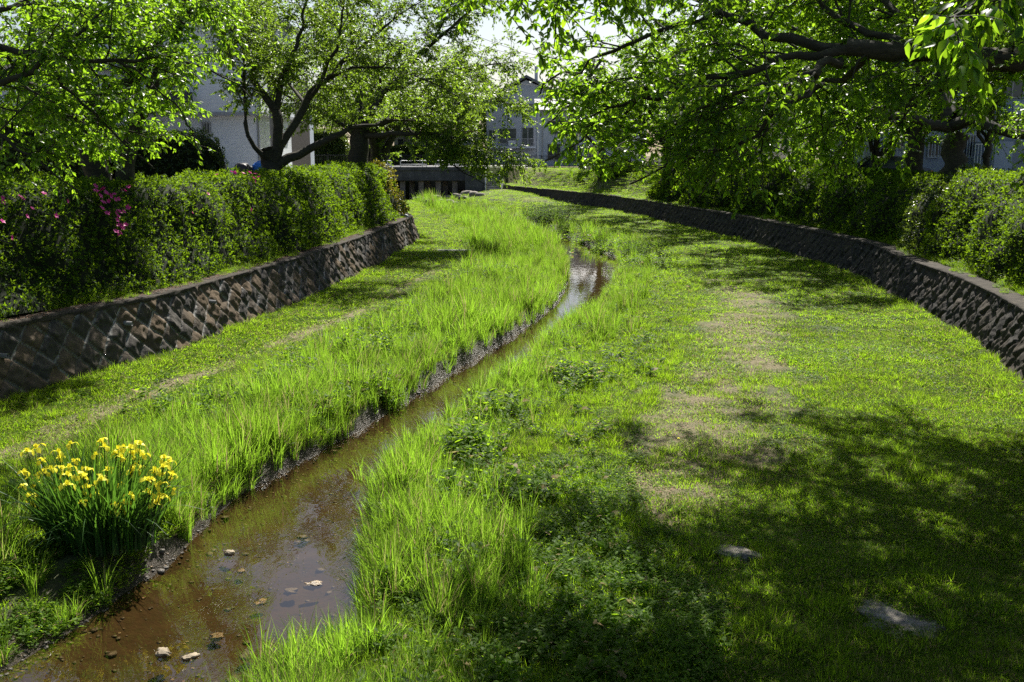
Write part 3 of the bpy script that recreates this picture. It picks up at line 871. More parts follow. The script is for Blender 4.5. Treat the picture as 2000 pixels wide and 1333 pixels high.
make_tree("nearest cherry tree at upper right, long dark boughs with large leaves reaching over the lawn", bR, limbsR, 11, leaf=.092, tmpl=T6, sub_len=1.7, sub_per_m=2.8, twig_per=8, lpt=10.5, twig_len=.5, droop=.2, keep=keepR, up=.05)
# sprig of very near leaves at the top right corner
make_tree("sprig of large pale green leaves hanging closest to the camera in the top right corner", pd(2060, -60, 6.5),
          [[(*pd(2120, -80, 6.6), .03), (*pd(1980, -40, 6.5), .02), (*pd(1900, 10, 6.4), .012), (*pd(1850, 40, 6.3), .006)]], 12, leaf=.12, tmpl=T6, sub_len=.6, sub_per_m=7, twig_per=3, lpt=6, twig_len=.25, droop=.5, name="cherry_branch", cat="branch", jr=.2)

# ---- near tree on the left, trunk outside the frame
bL = (-12.5, 15.0, -0.3)
limbsL = [
    [(bL[0], bL[1], bL[2] - .3, .36), (-12.3, 15.1, .7, .28), (-11.4, 15.3, 1.9, .22)] + PL([(-150, 115, 15.2, .13)]),
    PL([(-150, 115, 15.2, .09), (0, 95, 15.3, .07), (120, 112, 15.4, .055), (230, 120, 15.6, .04), (330, 115, 16, .03), (430, 150, 16.4, .018), (490, 190, 16.6, .008)]),
    PL([(-150, 250, 15, .11), (0, 165, 15, .07), (90, 125, 15.2, .05), (160, 60, 15.6, .035), (230, -10, 16, .02)]),
    PL([(90, 128, 15.2, .04), (150, 190, 15.3, .03), (220, 260, 15.5, .02), (300, 330, 15.8, .01)]),
    PL([(-120, 100, 15.2, .08), (0, 20, 15.8, .06), (150, -20, 16.5, .05), (320, -10, 17, .03), (450, 30, 17.4, .012)]),
    PL([(-100, 240, 14.8, .06), (0, 270, 14.6, .04), (90, 330, 14.6, .02), (160, 380, 14.8, .01)]),
    PL([(230, 120, 15.6, .03), (300, 170, 15.6, .02), (360, 230, 15.8, .015), (390, 300, 16, .008)]),
    PL([(0, 95, 15.3, .04), (80, 200, 16.4, .03), (180, 240, 17, .02), (290, 260, 17.4, .01)]),
    PL([(-160, 300, 14.5, .05), (-60, 420, 14.2, .03), (20, 480, 14.2, .012)]),
    [(-12.2, 15.1, 1.2, .2), (-10.6, 17.0, 3.4, .14), (-9.0, 19.2, 5.4, .08), (-7.6, 21, 6.8, .02)],
    [(-12.2, 15.1, 1.2, .2), (-11.2, 13.4, 4.0, .12), (-9.6, 12.4, 6.2, .06), (-8.2, 12, 7.2, .02)],
]
make_tree("near cherry tree at upper left, boughs of drooping leaves hanging before the pale houses", bL, limbsL, 21, leaf=.098, tmpl=T6, sub_len=1.7, sub_per_m=3.5, twig_per=7, lpt=10, twig_len=.5, droop=.24,
          keep=lambda p: -16 < p[0] < -4.2 and p[2] > (.55 if p[0] < -7.6 else .75 + .74 * (p[0] + 7.4)) + math.sin(p[0] * 6 + p[1] * 3) * .25, up=.0)

# ---- left bank trees
def groundz(x, y): return float(H(np.array([x]), np.array([y]))[0])
def hit(u, v):
    d = ray(u, v)
    t = np.linspace(6, 130, 6000)
    X_, Y_, Z_ = d[0] * t, d[1] * t, CAM_Z + d[2] * t
    k = int(np.argmax(Z_ < H(X_, Y_)))
    return (float(X_[k]), float(Y_[k]), float(Z_[k]))
def at(x, y): return (x, y, groundz(x, y))
bT1 = at(-10.0, 24.6)
l1 = auto_limbs(bT1, 7.5, .30, 6, 3.6, 31, fork=.38, lean=(-.5, .3))
l1.append([(bT1[0] + .6, bT1[1], bT1[2] - .2, .3), (bT1[0] + .5, bT1[1] + .1, bT1[2] + 1.0, .22), (bT1[0] + 1.0, bT1[1] + .3, bT1[2] + 2.6, .16), (bT1[0] + 2.2, bT1[1], bT1[2] + 4.6, .09), (bT1[0] + 3.2, bT1[1] - .4, bT1[2] + 6.2, .02)])
make_tree("dark twin trunked cherry tree rising from the hedge behind the pink azalea flowers", bT1, l1, 32, leaf=.13, sub_len=1.8, sub_per_m=2.4, twig_per=7, lpt=9, droop=.3,
          keep=lambda p: p[2] > .9)
bT2 = at(-8.5, 35.5)
x2, y2, z2 = bT2
l2 = [
    [(x2, y2, z2 - .3, .5), (x2, y2, z2 + .3, .40), (x2, y2, z2 + 1.1, .34), (x2 - .1, y2, z2 + 1.6, .3)],
    PLs(2.5, [(535, 320, 33, .24), (545, 250, 33, .2), (520, 190, 33, .15), (495, 150, 33.2, .11), (478, 60, 33.4, .08), (470, -60, 34, .03)]),
    PLs(2.5, [(530, 315, 33, .14), (500, 290, 32.6, .10), (482, 250, 32.4, .09), (476, 180, 32.4, .08), (474, 100, 32.6, .06), (440, 20, 33, .03), (400, -60, 33.4, .012)]),
    PLs(2.5, [(545, 260, 33, .16), (545, 180, 33.2, .13), (560, 130, 33.4, .10), (590, 60, 33.8, .07), (600, -40, 34, .03)]),
    PLs(2.5, [(540, 325, 33, .22), (580, 300, 33.2, .17), (650, 270, 33.6, .13), (700, 250, 34, .08), (790, 235, 35, .04), (880, 245, 36, .01)]),
    PLs(2.5, [(545, 290, 33, .18), (600, 200, 34, .15), (650, 140, 34.6, .11), (720, 80, 35, .07), (800, 20, 36, .03), (860, -30, 37, .012)]),
    PLs(2.5, [(600, 200, 34, .1), (650, 110, 33.4, .07), (670, 20, 33, .04), (680, -60, 32.6, .012)]),
    PLs(2.5, [(640, 150, 34.4, .08), (740, 130, 33.6, .05), (840, 160, 33, .03), (930, 210, 32.8, .008)]),
    PLs(2.5, [(545, 180, 33.2, .08), (500, 90, 34.4, .06), (460, 20, 35.6, .02)]),
    PLs(2.5, [(600, 210, 34, .08), (560, 150, 36, .06), (520, 60, 38, .03), (500, -30, 39, .01)]),
]
make_tree("many stemmed cherry tree forking low over the left hedge beside the utility pole", bT2, l2, 33, leaf=.12, mat='cherry_far', sub_len=2.1, sub_per_m=3.2, twig_per=8, lpt=10, droop=.28, up=.12, name="cherry_tree", keep=lambda p: p[2] > 1.3 and not (p[0] > -7.4 and p[2] < 2.7))
bT3 = at(-7.35, 48)
x3, y3, z3 = bT3
l3 = [
    [(x3, y3, z3 - .3, .75), (x3, y3, z3 + .4, .56), (x3 + .1, y3, z3 + 1.8, .46), (x3 + .2, y3, z3 + 3.4, .42)],
    PLs(4, [(705, 240, 44, .26), (700, 170, 44.2, .2), (690, 80, 44.6, .14), (660, -20, 45, .06)]),
    PLs(4, [(708, 245, 44, .24), (760, 170, 44, .18), (830, 100, 43.6, .12), (900, 40, 43, .07), (960, -10, 42.6, .02)]),
    PLs(4, [(708, 255, 44, .2), (790, 225, 43.4, .13), (870, 205, 42.8, .09), (950, 200, 42, .05), (1020, 205, 41.6, .015)]),
    PLs(4, [(708, 265, 44, .18), (790, 262, 42.6, .11), (870, 265, 41.8, .07), (950, 290, 41.2, .04), (1010, 325, 41, .012)]),
    PLs(4, [(760, 175, 44, .12), (850, 150, 44.6, .08), (940, 130, 45.4, .05), (1015, 120, 46, .012)]),
    PLs(4, [(700, 255, 44, .15), (620, 215, 43, .1), (560, 190, 42, .06), (520, 160, 41.4, .02)]),
    PLs(4, [(830, 105, 43.6, .08), (880, 10, 44, .05), (900, -80, 44.4, .02)]),
    PLs(4, [(790, 240, 43.4, .07), (850, 300, 42, .05), (920, 345, 41, .03), (960, 365, 40.6, .01)]),
    PLs(4, [(700, 180, 44.2, .12), (640, 100, 46, .08), (600, 20, 47, .03)]),
]
def keepC(p):
    # open sky over the stream: crown edge steps back with height
    u = p[0]
    if -9.5 < u < -4.6 and p[2] < 2.7 and p[1] < 54: return False
    return u < 1.95 - 0.16 * max(0, p[2] - 4.5) ** 1.25 and p[2] > (1.0 if u < -2.2 else (.15 if u > -.9 else 1.0 - (u + 2.2) * .65)) + math.sin(p[0] * 5 + p[1]) * .15
make_tree("broad cherry tree with thick trunk near the left hedge end, boughs reaching over the stream", bT3, l3, 34, leaf=.135, mat='cherry_far', sub_len=2.4, sub_per_m=3.8, twig_per=8, lpt=10, droop=.3, up=.08, keep=keepC)
bT4 = at(-7.45, 55)
l4 = auto_limbs(bT4, 10.5, .42, 8, 5.2, 41, fork=.36, lean=(.2, .2))
make_tree("upright cherry tree standing just behind the thick leaning trunk on the left bank", bT4, l4, 35, leaf=.15, mat='cherry_far', sub_len=2.4, sub_per_m=2.0, twig_per=7, lpt=9, droop=.2, keep=keepC)

# ---- right bank trees
def rtree(u, Y, H_, r0, n, sp, seed, label, mat='cherry', leaf=.12, fork=.4, lean=(0, 0), off=0, reach=(), **kw):
    b = at((u - 1000) / F_PX * Y * 1.0 + off, Y)
    lim = auto_limbs(b, H_, r0, n, sp, seed, fork, lean)
    for (dx, dy, dz) in reach:
        st = (b[0], b[1], b[2] + H_ * .32)
        lim.append([(*st, r0 * .5), (b[0] + dx * .35, b[1] + dy * .35, st[2] + dz * .5, r0 * .36), (b[0] + dx * .7, b[1] + dy * .7, st[2] + dz * .85, r0 * .2), (b[0] + dx, b[1] + dy, st[2] + dz, .02)])
    return make_tree(label, b, lim, seed, leaf=leaf, mat=mat, **kw)
bT5 = at(15.1, 34.6)
x5, y5, z5 = bT5
l5 = [
    [(x5, y5, z5 - .3, .5), (x5, y5, z5 + .4, .42), (x5, y5, z5 + 1.6, .38), (x5 + .1, y5, z5 + 2.4, .36)],
    PLs(4.4, [(1855, 250, 30, .24), (1800, 235, 29.4, .17), (1740, 228, 28.8, .13), (1650, 240, 28, .08), (1560, 280, 27.4, .03), (1510, 310, 27, .012)]),
    PLs(4.4, [(1860, 245, 30, .26), (1900, 235, 29, .22), (1960, 255, 28, .19), (2040, 262, 27, .15), (2150, 220, 26, .08), (2250, 120, 26, .02)]),
    PLs(4.4, [(1850, 230, 30, .24), (1830, 180, 30.4, .18), (1760, 100, 31, .12), (1680, 20, 32, .05)]),
    PLs(4.4, [(1870, 230, 30, .2), (1920, 150, 31, .15), (1980, 60, 32, .1), (2040, -40, 33, .04)]),
    PLs(4.4, [(1790, 232, 29.4, .1), (1720, 190, 29.6, .07), (1640, 170, 29.8, .04), (1560, 180, 30, .015)]),
    PLs(4.4, [(1860, 225, 30, .16), (1860, 120, 32, .12), (1880, 20, 34, .05)]),
]
make_tree("thick trunked cherry tree in front of the apartment grilles with level low boughs", bT5, l5, 51, leaf=.12, sub_len=1.9, sub_per_m=2.3, twig_per=7, lpt=9, droop=.3, keep=lambda p: p[0] > 8.4 and p[2] > 1.0)
rtree(1915, 36.5, 6, .13, 4, 2.6, 52, "thin leaning cherry tree just right of the thick trunked one", leaf=.12, sub_len=1.3, keep=lambda p: p[2] > 2.2)
rtree(1772, 39.5, 8.5, .34, 8, 5.6, 53, "ivy dark cherry trunk between the parked black car and the apartment grilles", leaf=.13, sub_len=1.9, sub_per_m=1.9, reach=[(-7.5, 1, 4.4), (-7, 4, 4.8)], keep=lambda p: p[2] > 1.3)
rtree(1700, 43, 7.5, .18, 7, 4.6, 54, "slim forked cherry tree in front of the black car", leaf=.13, fork=.2, sub_len=1.6, sub_per_m=1.9, reach=[(-7, 2, 3.8)], keep=lambda p: p[2] > 1.3)
rtree(1642, 47, 9.5, .33, 8, 6.6, 55, "straight dark cherry trunk left of the parked black car", leaf=.14, sub_len=2.0, sub_per_m=1.9, reach=[(-8.5, -2, 3.6), (-8, 3, 4.4), (-6, -5, 3.8)], keep=lambda p: p[2] > 1.5)
rtree(1575, 53, 8.5, .22, 7, 5.6, 57, "cherry tree before the right corner of the beige building", leaf=.15, sub_len=2.0, sub_per_m=1.7, keep=lambda p: p[2] > 2.0)
rtree(1450, 58, 9, .3, 8, 6.4, 56, "cherry tree standing beside the brown slatted gate", leaf=.15, sub_len=2.1, sub_per_m=1.9, reach=[(-7.5, -2, 4.2), (-6.5, 4, 5), (-6, -6, 4)], keep=lambda p: p[2] > 1.8)
rtree(1300, 66, 9, .3, 8, 6.0, 58, "cherry tree behind the far part of the right hedge", leaf=.17, sub_len=2.2, sub_per_m=1.8, reach=[(-6.5, -3, 4.5), (-4, -7, 4)], keep=lambda p: p[2] > 1.8)
rtree(1172, 80, 9, .3, 7, 5.0, 59, "far cherry tree rising from the bright clipped shrubs before the white house", leaf=.18, sub_len=2.2, sub_per_m=1.8, keep=lambda p: p[2] > 2.2 and p[0] > 3.6)

# ---- background trees past the bridge and the left houses
bgt = [(-19, 74, 11, "leafy tree behind the utility pole and the pale house", 61, 5), (-24, 108, 10, "pale green tree beyond the road left of the bridge", 62, 5.5), (-14.5, 118, 11, "broad tree across the road behind the white bridge rails", 63, 6), (-9, 122, 12, "tall tree across the road left of the gabled house", 64, 5.5), (-30, 88, 10, "tree between the far houses on the left", 65, 5),
       (-35, 128, 13, "tall far tree closing the view behind the left houses", 68, 6.5), (-20, 138, 14, "tallest far tree behind the hedge across the road", 69, 7), (-5, 134, 11, "rounded far tree filling the gap left of the gabled house", 73, 5.5), (-2, 146, 13, "far tree crown just left of the gabled house roof", 70, 6), (14, 140, 12, "far tree behind the roof of the white house", 71, 6.5), (26, 120, 11, "far tree between the white house and the beige building", 72, 6),
       (16, 98, 9, "tree across the road right of the white house", 66, 5), (24, 84, 10, "tree behind the beige building", 67, 5)]
for x, y, h_, lab, sd, sp in bgt:
    b = (x, y, 0.0)
    make_tree(lab, b, auto_limbs(b, h_, .28, 7, sp, sd, .3), sd, leaf=.26, mat='cherry_far', sub_len=2.6, sub_per_m=1.9, twig_per=7, lpt=8, twig_len=.8, droop=.15, name="background_tree", group="trees beyond the street")

# ------------------------------------------------------------------ hedges
def hedge(label, XF, side, y0, y1, prof, seed, mat='azalea', dens=650, leaf=.05, lump=.16, name="azalea_hedge", cat="hedge", zs=None, flowers=None, lumpf=.8):
    """prof: [(distance behind wall base, z)] cross-section from front foot over the top to the back"""
    rng = np.random.default_rng(seed)
    prof = np.array(prof, float)
    dp = np.concatenate([[0], np.cumsum(np.hypot(*np.diff(prof, axis=0).T))]); Lp = dp[-1]
    def surf(y, t, inset=0.0):
        d = np.interp(t * Lp, dp, prof[:, 0]); z = np.interp(t * Lp, dp, prof[:, 1])
        d1 = np.interp(t * Lp + .12, dp, prof[:, 0]) - np.interp(t * Lp - .12, dp, prof[:, 0]); z1 = np.interp(t * Lp + .12, dp, prof[:, 1]) - np.interp(t * Lp - .12, dp, prof[:, 1])
        l = np.hypot(d1, z1) + 1e-9; nd, nz_ = -z1 / l, d1 / l
        # round the ends
        en = np.minimum(np.clip((y - y0) / .9, 0, 1), np.clip((y1 - y) / .9, 0, 1)); en = np.sqrt(1 - (1 - en) ** 2)
        dm = prof[:, 0].mean(); zb = prof[0, 1]
        ek = .35 if cat != 'hedge' or name == 'clipped_hedge' else .8
        d = dm + (d - dm) * (ek + (1 - ek) * en); z = zb + (z - zb) * (ek + (1 - ek) * en)
        if zs is not None: z = zb + (z - zb) * zs(y)
        lm = (fbm(y * lumpf, t * Lp * lumpf, seed, 3) - .5) * 2 * lump * 2.0 + (fbm(y * 3, t * Lp * 3, seed + 7, 2) - .5) * .22 - inset
        d = d + nd * lm; z = z + nz_ * lm
        s_ = ddx(XF, y); L = np.sqrt(1 + s_ ** 2)
        # behind-wall direction = -side * normal
        X = XF(y) - side * d / L; Y = y + side * s_ * d / L
        Nn = np.stack([-side * nd / L, side * s_ * nd / L, nz_], -1)
        return np.stack([X, Y, z], -1), Nn
    ym = (y0 + y1) / 2
    o = empty(name, (float(XF(ym)) - side * prof[:, 0].mean(), ym, prof[0, 1]), label, cat)
    B = np.array(o.location)
    ny, ntt = max(12, int((y1 - y0) * 5)), 22
    Yg, Tg = np.meshgrid(np.linspace(y0 + .02, y1 - .02, ny), np.linspace(0, 1, ntt), indexing='ij')
    P, _ = surf(Yg.ravel(), Tg.ravel(), .13)
    i = np.arange(ny - 1)[:, None] * ntt; j = np.arange(ntt - 1)[None, :]
    F = np.stack([i + j, i + j + 1, i + ntt + j + 1, i + ntt + j], -1).reshape(-1, 4)
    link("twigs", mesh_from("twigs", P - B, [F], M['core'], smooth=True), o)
    # leaves: denser where nearer
    ncl = int((y1 - y0) * Lp * dens / 5)
    ys = y0 + (y1 - y0) * rng.random(ncl)
    pr = np.clip((22 / np.maximum(ys, 5)) ** 1.3, .25, 1)
    kp = rng.random(ncl) < pr; ys = ys[kp]; scl = (1 / np.sqrt(pr[kp]))
    n = len(ys)
    P, Nn = surf(ys, rng.random(n), 0)
    P = P - Nn * (rng.random(n) ** 2 * .22)[:, None] + Nn * (np.abs(rng.normal(size=n)) * .04)[:, None]
    ax = Nn + np.array([0, 0, .5]) + rng.normal(size=(n, 3)) * .45; ax /= np.linalg.norm(ax, axis=1, keepdims=True)
    k = 5
    PP = np.repeat(P, k, 0); AX = np.repeat(ax, k, 0)
    D = AX * .55 + rnd_dirs(n * k, rng) * .9
    S = leaf * np.repeat(scl, k) * rng.uniform(.6, 1.25, n * k)
    V, tri, q, a_, b_ = leaves(PP + D * .01, D, AX + rng.normal(size=(n * k, 3)) * .3, S, T2)
    tint = np.repeat(np.clip(rng.normal(.5, .2, n), 0, 1), k)
    link("foliage", mesh_from("foliage", V - B, [tri], M[mat], {"tint": ('FACE', np.repeat(tint, a_))}), o)
    if flowers:
        fm = azalea_flower()
        for (yy, tt, rr_) in flowers:
            p, nn = surf(np.array([yy]), np.array([tt]), -.13)
            f = link("flower", fm, o); f.location = Vector(p[0]) - Vector(B)
            f.rotation_euler = Vector(nn[0] + rng.normal(size=3) * .3).to_track_quat('Z', 'Y').to_euler()
            f.scale = (rr_,) * 3
    return o
_fl = {}
def azalea_flower():
    if 'a' in _fl: return _fl['a']
    P, D, U, S = [], [], [], []
    for k in range(5):
        a = k * 2 * math.pi / 5
        P.append((0, 0, 0)); D.append((math.cos(a), math.sin(a), .55)); U.append((-math.cos(a) * .5, -math.sin(a) * .5, 1)); S.append(.07)
    V, tri, quad, a_, b_ = leaves(np.array(P, float), np.array(D), np.array(U), np.array(S), (T6[0] * np.array([1, 1.7, 1]), T6[1], T6[2]))
    _fl['a'] = mesh_from("flower", V, [tri, quad], M['pink'])
    return _fl['a']

HEDGE = 1
frng = np.random.default_rng(5)
# pixel positions of the pink flowers, turned into (y along hedge, height on profile)
profL = [(0.72, -1.5), (0.95, -0.9), (1.3, 0.1), (1.6, .68), (2.3, .88), (3.3, .80), (3.7, .2), (3.8, -.1)]
fl = []
for k in range(26): fl.append((22.0 + frng.normal() * .28, .36 + frng.normal() * .07, frng.uniform(.8, 1.25)))
for k in range(12): fl.append((22.4 + frng.normal() * .45, .47 + frng.normal() * .03, frng.uniform(.8, 1.2)))
for k in range(10): fl.append((19.2 + frng.normal() * .5, .42 + frng.normal() * .05, frng.uniform(.7, 1.1)))
for k in range(9): fl.append((29.6 + frng.normal() * .7, .50 + frng.normal() * .03, frng.uniform(.9, 1.4)))
for k in range(8): fl.append((frng.uniform(18, 34), frng.uniform(.25, .5), frng.uniform(.7, 1.1)))
hedge("long left azalea hedge with scattered magenta flowers above the rusty stone wall", XL, 1, 7, 50.5, profL, 301, 'azalea', 1000, .07, flowers=fl)
hedge("orange tinged nandina shrub at the far end of the left hedge", XL, 1, 47.5, 52.0, [(0.6, -1.45), (0.85, -.7), (1.3, .5), (2.0, .95), (3.0, .7), (3.4, 0)], 302, 'nandina', 700, .075, name="nandina_shrub", cat="shrub", lump=.2)
# right hedge, in its separate sections
profR = [(0.9, -1.5), (0.98, -.9), (1.3, .0), (1.8, .72), (2.8, .98), (4.2, .9), (4.6, .2), (4.7, -.1)]
def pr_(dz): return [(a, b + (dz if b > .3 else 0)) for a, b in profR]
hedge("sunlit right hedge section nearest the camera, bright yellow green along its top", XR, -1, 12, 31.5, pr_(-.02), 311, 'azalea', 900, .07, lump=.22)
hedge("glossy dark green shrub breaking up the right hedge below the thick cherry trunk", XR, -1, 30.2, 34.2, pr_(-.05), 312, 'glossy', 700, .085, name="glossy_shrub", cat="shrub", lump=.2)
hedge("deep shaded middle section of the right hedge below the parked black car", XR, -1, 33.0, 47.0, pr_(-.22), 313, 'azalea', 900, .07, lump=.16)
hedge("right hedge section bulging out before the beige building", XR, -1, 45.8, 58, pr_(-.06), 314, 'azalea', 900, .075, lump=.3)
hedge("far end of the right hedge in tree shade", XR, -1, 56.5, 67, pr_(-.1), 315, 'azalea', 900, .08, lump=.25)
hedge("bright rounded far shrub mound on the grassy bank near the steps", XR, -1, 70, 84, [(2.2, -.9), (2.6, -.2), (3.2, .4), (4.2, .65), (5.2, .5), (5.8, -.1)], 316, 'azalea', 700, .09, lump=.35, name="shrub_mound", cat="shrub")
# tall clipped hedge behind, running across the view
XH = lambda y: y * 0 + 0.0
def box_hedge(label, x0, x1, y0, z0, z1, depth, seed):
    o = hedge(label, lambda y: np.asarray(y) * 0.0, -1, x0, x1, [(-depth * .5, z0), (-depth * .48, (z0 + z1) / 2), (-depth * .42, z1 - .1), (0, z1 + .05), (depth * .42, z1 - .1), (depth * .5, z0)], seed, 'glossy', 1500, .075, lump=.1, name="clipped_hedge")
    # built along y: turn it to run along x
    o.rotation_euler = (0, 0, R(-90))
    o.location = ((x0 + x1) / 2, y0, z0)
    return o
# note the builder thins leaves with y, so build it near and shift
def box_hedge2(label, length, cx, cy, z0, z1, depth, seed, rz=0, mat='glossy', leaf=.075):
    o = hedge(label, lambda y: np.asarray(y) * 0.0, -1, 20, 20 + length, [(-depth * .5, z0), (-depth * .49, (z0 + z1) / 2), (-depth * .44, z1 - .12), (0, z1 + .05), (depth * .44, z1 - .12), (depth * .5, z0)], seed, mat, 800, leaf, lump=.09, name="clipped_hedge")
    o.location = (cx, cy, z0); o.rotation_euler = (0, 0, R(-90) + rz)
    return o
box_hedge2("tall box clipped glossy hedge in front of the pale house on the left", 6.2, -12.6, 33.5, -.05, 2.25, 1.6, 321)
box_hedge2("taller clipped hedge behind the near left boughs with yellow green top", 4.5, -14.2, 30.5, -.05, 2.9, 1.6, 322, leaf=.08)

box_hedge2("long dark green hedge behind the bar fence left of the bridge, beyond the tree trunks", 12, -19.5, 84, -.05, 3.2, 2.2, 323, leaf=.16)
box_hedge2("tall green hedge across the road behind the white bridge rails", 18, -12, 121.5, -.05, 2.0, 2.4, 324, leaf=.2)
# ------------------------------------------------------------------ ground vegetation (instanced stuff)
def blade_tuft(n, h0, h1, rad, wid, lean, seed, segs=4, seeds=0):
    rng = np.random.default_rng(seed)
    a = rng.uniform(0, 6.283, n); rr = rad * np.sqrt(rng.random(n))
    bx, by = np.cos(a) * rr, np.sin(a) * rr
    h = rng.uniform(h0, h1, n); az = a + rng.normal(size=n) * .9
    ln = rng.uniform(.1, 1, n) * lean
    t = np.linspace(0, 1, segs + 1)[None, :]
    out = (h * ln)[:, None] * t ** 2.0
    up = h[:, None] * (t - .28 * ln[:, None] * t ** 3)
    cx = bx[:, None] + np.cos(az)[:, None] * out; cy = by[:, None] + np.sin(az)[:, None] * out
    wv = wid * rng.uniform(.6, 1.2, n)[:, None] * (1 - t ** 1.6 * .96) * (0.6 + .4 * np.minimum(1, t * 3))
    tw = az + math.pi / 2 + rng.normal(size=n) * .6
    wx, wy = np.cos(tw)[:, None] * wv, np.sin(tw)[:, None] * wv
    Lf = np.stack([cx - wx, cy - wy, up], -1); Rt = np.stack([cx + wx, cy + wy, up], -1)
    V = np.stack([Lf, Rt], 2).reshape(n, -1, 3)
    k = (segs + 1) * 2
    base = (np.arange(n) * k)[:, None, None]
    q = np.array([(2 * i, 2 * i + 1, 2 * i + 3, 2 * i + 2) for i in range(segs)])
    F = (base + q[None]).reshape(-1, 4)
    tint = np.repeat(np.clip(rng.random(n) * 1.25 - .12, 0, 1), segs)
    return V.reshape(-1, 3), F, tint
def tuft_mesh(name, mat, *a, **k):
    V, F, t = blade_tuft(*a, **k)
    return mesh_from(name, V, [F], M[mat], {"tint": ('FACE', t)})
def weed_mesh(name, n, h, rad, leaf, seed, mat='weed', stem=True, wide=1.0, per=7):
    rng = np.random.default_rng(seed)
    P, D, U, S = [], [], [], []
    for i in range(n):
        a = rng.uniform(0, 6.28); r_ = rad * math.sqrt(rng.random())
        b = np.array([math.cos(a) * r_, math.sin(a) * r_, 0]); hh = h * rng.uniform(.5, 1.1)
        ld = np.array([rng.normal() * .18, rng.normal() * .18, 1])
        for k in range(per):
            t = (k + 1) / per
            a2 = k * 2.4 + rng.normal() * .3
            P.append(b + ld * hh * t); D.append((math.cos(a2), math.sin(a2), .15 + .5 * t + rng.normal() * .2)); U.append((rng.normal() * .2, rng.normal() * .2, 1)); S.append(leaf * rng.uniform(.6, 1.2) * (1.1 - .35 * t))
    V, tri, quad, a_, b_ = leaves(np.array(P), np.array(D, float), np.array(U, float), np.array(S), (T6[0] * np.array([1, wide, 1]), T6[1], T6[2]))
    n_ = len(P); tint = rng.random(n_)
    return mesh_from(name, V, [tri, quad], M[mat], {"tint": ('FACE', np.concatenate([np.repeat(tint, a_), np.repeat(tint, b_)]))})

def scatter(name, label, pts, rotz, scale, tint, meshes, zscale=None):
    """one object whose geometry nodes place the given tuft meshes on its points"""
    n = len(pts)
    me = bpy.data.meshes.new(name)
    me.vertices.add(n); me.vertices.foreach_set("co", np.asarray(pts, np.float32).ravel())
    for nm, arr in (("rz", rotz), ("sc", scale), ("sz", scale if zscale is None else zscale), ("itint", tint)):
        at_ = me.attributes.new(nm, 'FLOAT', 'POINT'); at_.data.foreach_set("value", np.asarray(arr, np.float32))
    o = link(name, me)
    tag(o, label, name.replace("_", " "), kind='stuff')
    ng = bpy.data.node_groups.new(name + "_nodes", 'GeometryNodeTree')
    ng.interface.new_socket("Geometry", in_out='INPUT', socket_type='NodeSocketGeometry')
    ng.interface.new_socket("Geometry", in_out='OUTPUT', socket_type='NodeSocketGeometry')
    gi = ng.nodes.new('NodeGroupInput'); go = ng.nodes.new('NodeGroupOutput')
    join = ng.nodes.new('GeometryNodeGeometryToInstance')
    for m_ in meshes:
        src = bpy.data.objects.new(name + "_source", m_)
        oi = ng.nodes.new('GeometryNodeObjectInfo'); oi.inputs['Object'].default_value = src
        oi.inputs['As Instance'].default_value = True
        ng.links.new(oi.outputs['Geometry'], join.inputs[0])
    ip = ng.nodes.new('GeometryNodeInstanceOnPoints')
    m2p = ng.nodes.new('GeometryNodeMeshToPoints')
    ng.links.new(gi.outputs[0], m2p.inputs[0])
    ng.links.new(m2p.outputs[0], ip.inputs['Points'])
    # join source instances: plain join keeps them as separate instances
    jg = ng.nodes.new('GeometryNodeJoinGeometry')
    for nd in [x for x in ng.nodes if x.type == 'OBJECT_INFO']:
        ng.links.new(nd.outputs['Geometry'], jg.inputs[0])
    ng.nodes.remove(join)
    ng.links.new(jg.outputs[0], ip.inputs['Instance'])
    ip.inputs['Pick Instance'].default_value = True
    def attr(nm):
        a_ = ng.nodes.new('GeometryNodeInputNamedAttribute'); a_.data_type = 'FLOAT'; a_.inputs['Name'].default_value = nm
        return a_.outputs[0]
    ri = ng.nodes.new('FunctionNodeRandomValue'); ri.data_type = 'INT'
    ri.inputs[4].default_value = 0; ri.inputs[5].default_value = len(meshes) - 1
    ng.links.new(ri.outputs[2], ip.inputs['Instance Index'])
    cx = ng.nodes.new('ShaderNodeCombineXYZ'); ng.links.new(attr("rz"), cx.inputs[2])
    ng.links.new(cx.outputs[0], ip.inputs['Rotation'])
    cs = ng.nodes.new('ShaderNodeCombineXYZ'); sa = attr("sc"); ng.links.new(sa, cs.inputs[0]); ng.links.new(sa, cs.inputs[1]); ng.links.new(attr("sz"), cs.inputs[2])
    ng.links.new(cs.outputs[0], ip.inputs['Scale'])
    ng.links.new(ip.outputs[0], go.inputs[0])
    md = o.modifiers.new("scatter", 'NODES'); md.node_group = ng
    return o

def sample(n, y0, y1, rng, power=1.6, xpad=.6):
    """points in view-ish wedge, denser near the camera"""
    u = rng.random(n)
    y = (y0 ** (1 - power) + u * (y1 ** (1 - power) - y0 ** (1 - power))) ** (1 / (1 - power))
    xw = np.minimum(14, y * .56 + 1.5)
    x = rng.uniform(-1, 1, n) * xw
    return x, y

rg = np.random.default_rng(77)
def inside(x, y): return (dl(x, y) < .05) & (dr(x, y) < .05)
def wL_(y): return np.interp(y, [7, 10, 13, 16, 20, 30, 40, 50, 60, 75, 90], [1.9, 2.2, 2.5, 3.2, 3.6, 3.9, 4.4, 4.6, 4.0, 3.5, 1])
def wR_(y): return np.interp(y, [7, 10, 14, 20, 30, 40, 48, 60, 75, 90], [2.3, 2.4, 2.5, 2.8, 2.5, 2.3, 2.4, 2.6, 1.5, .5])

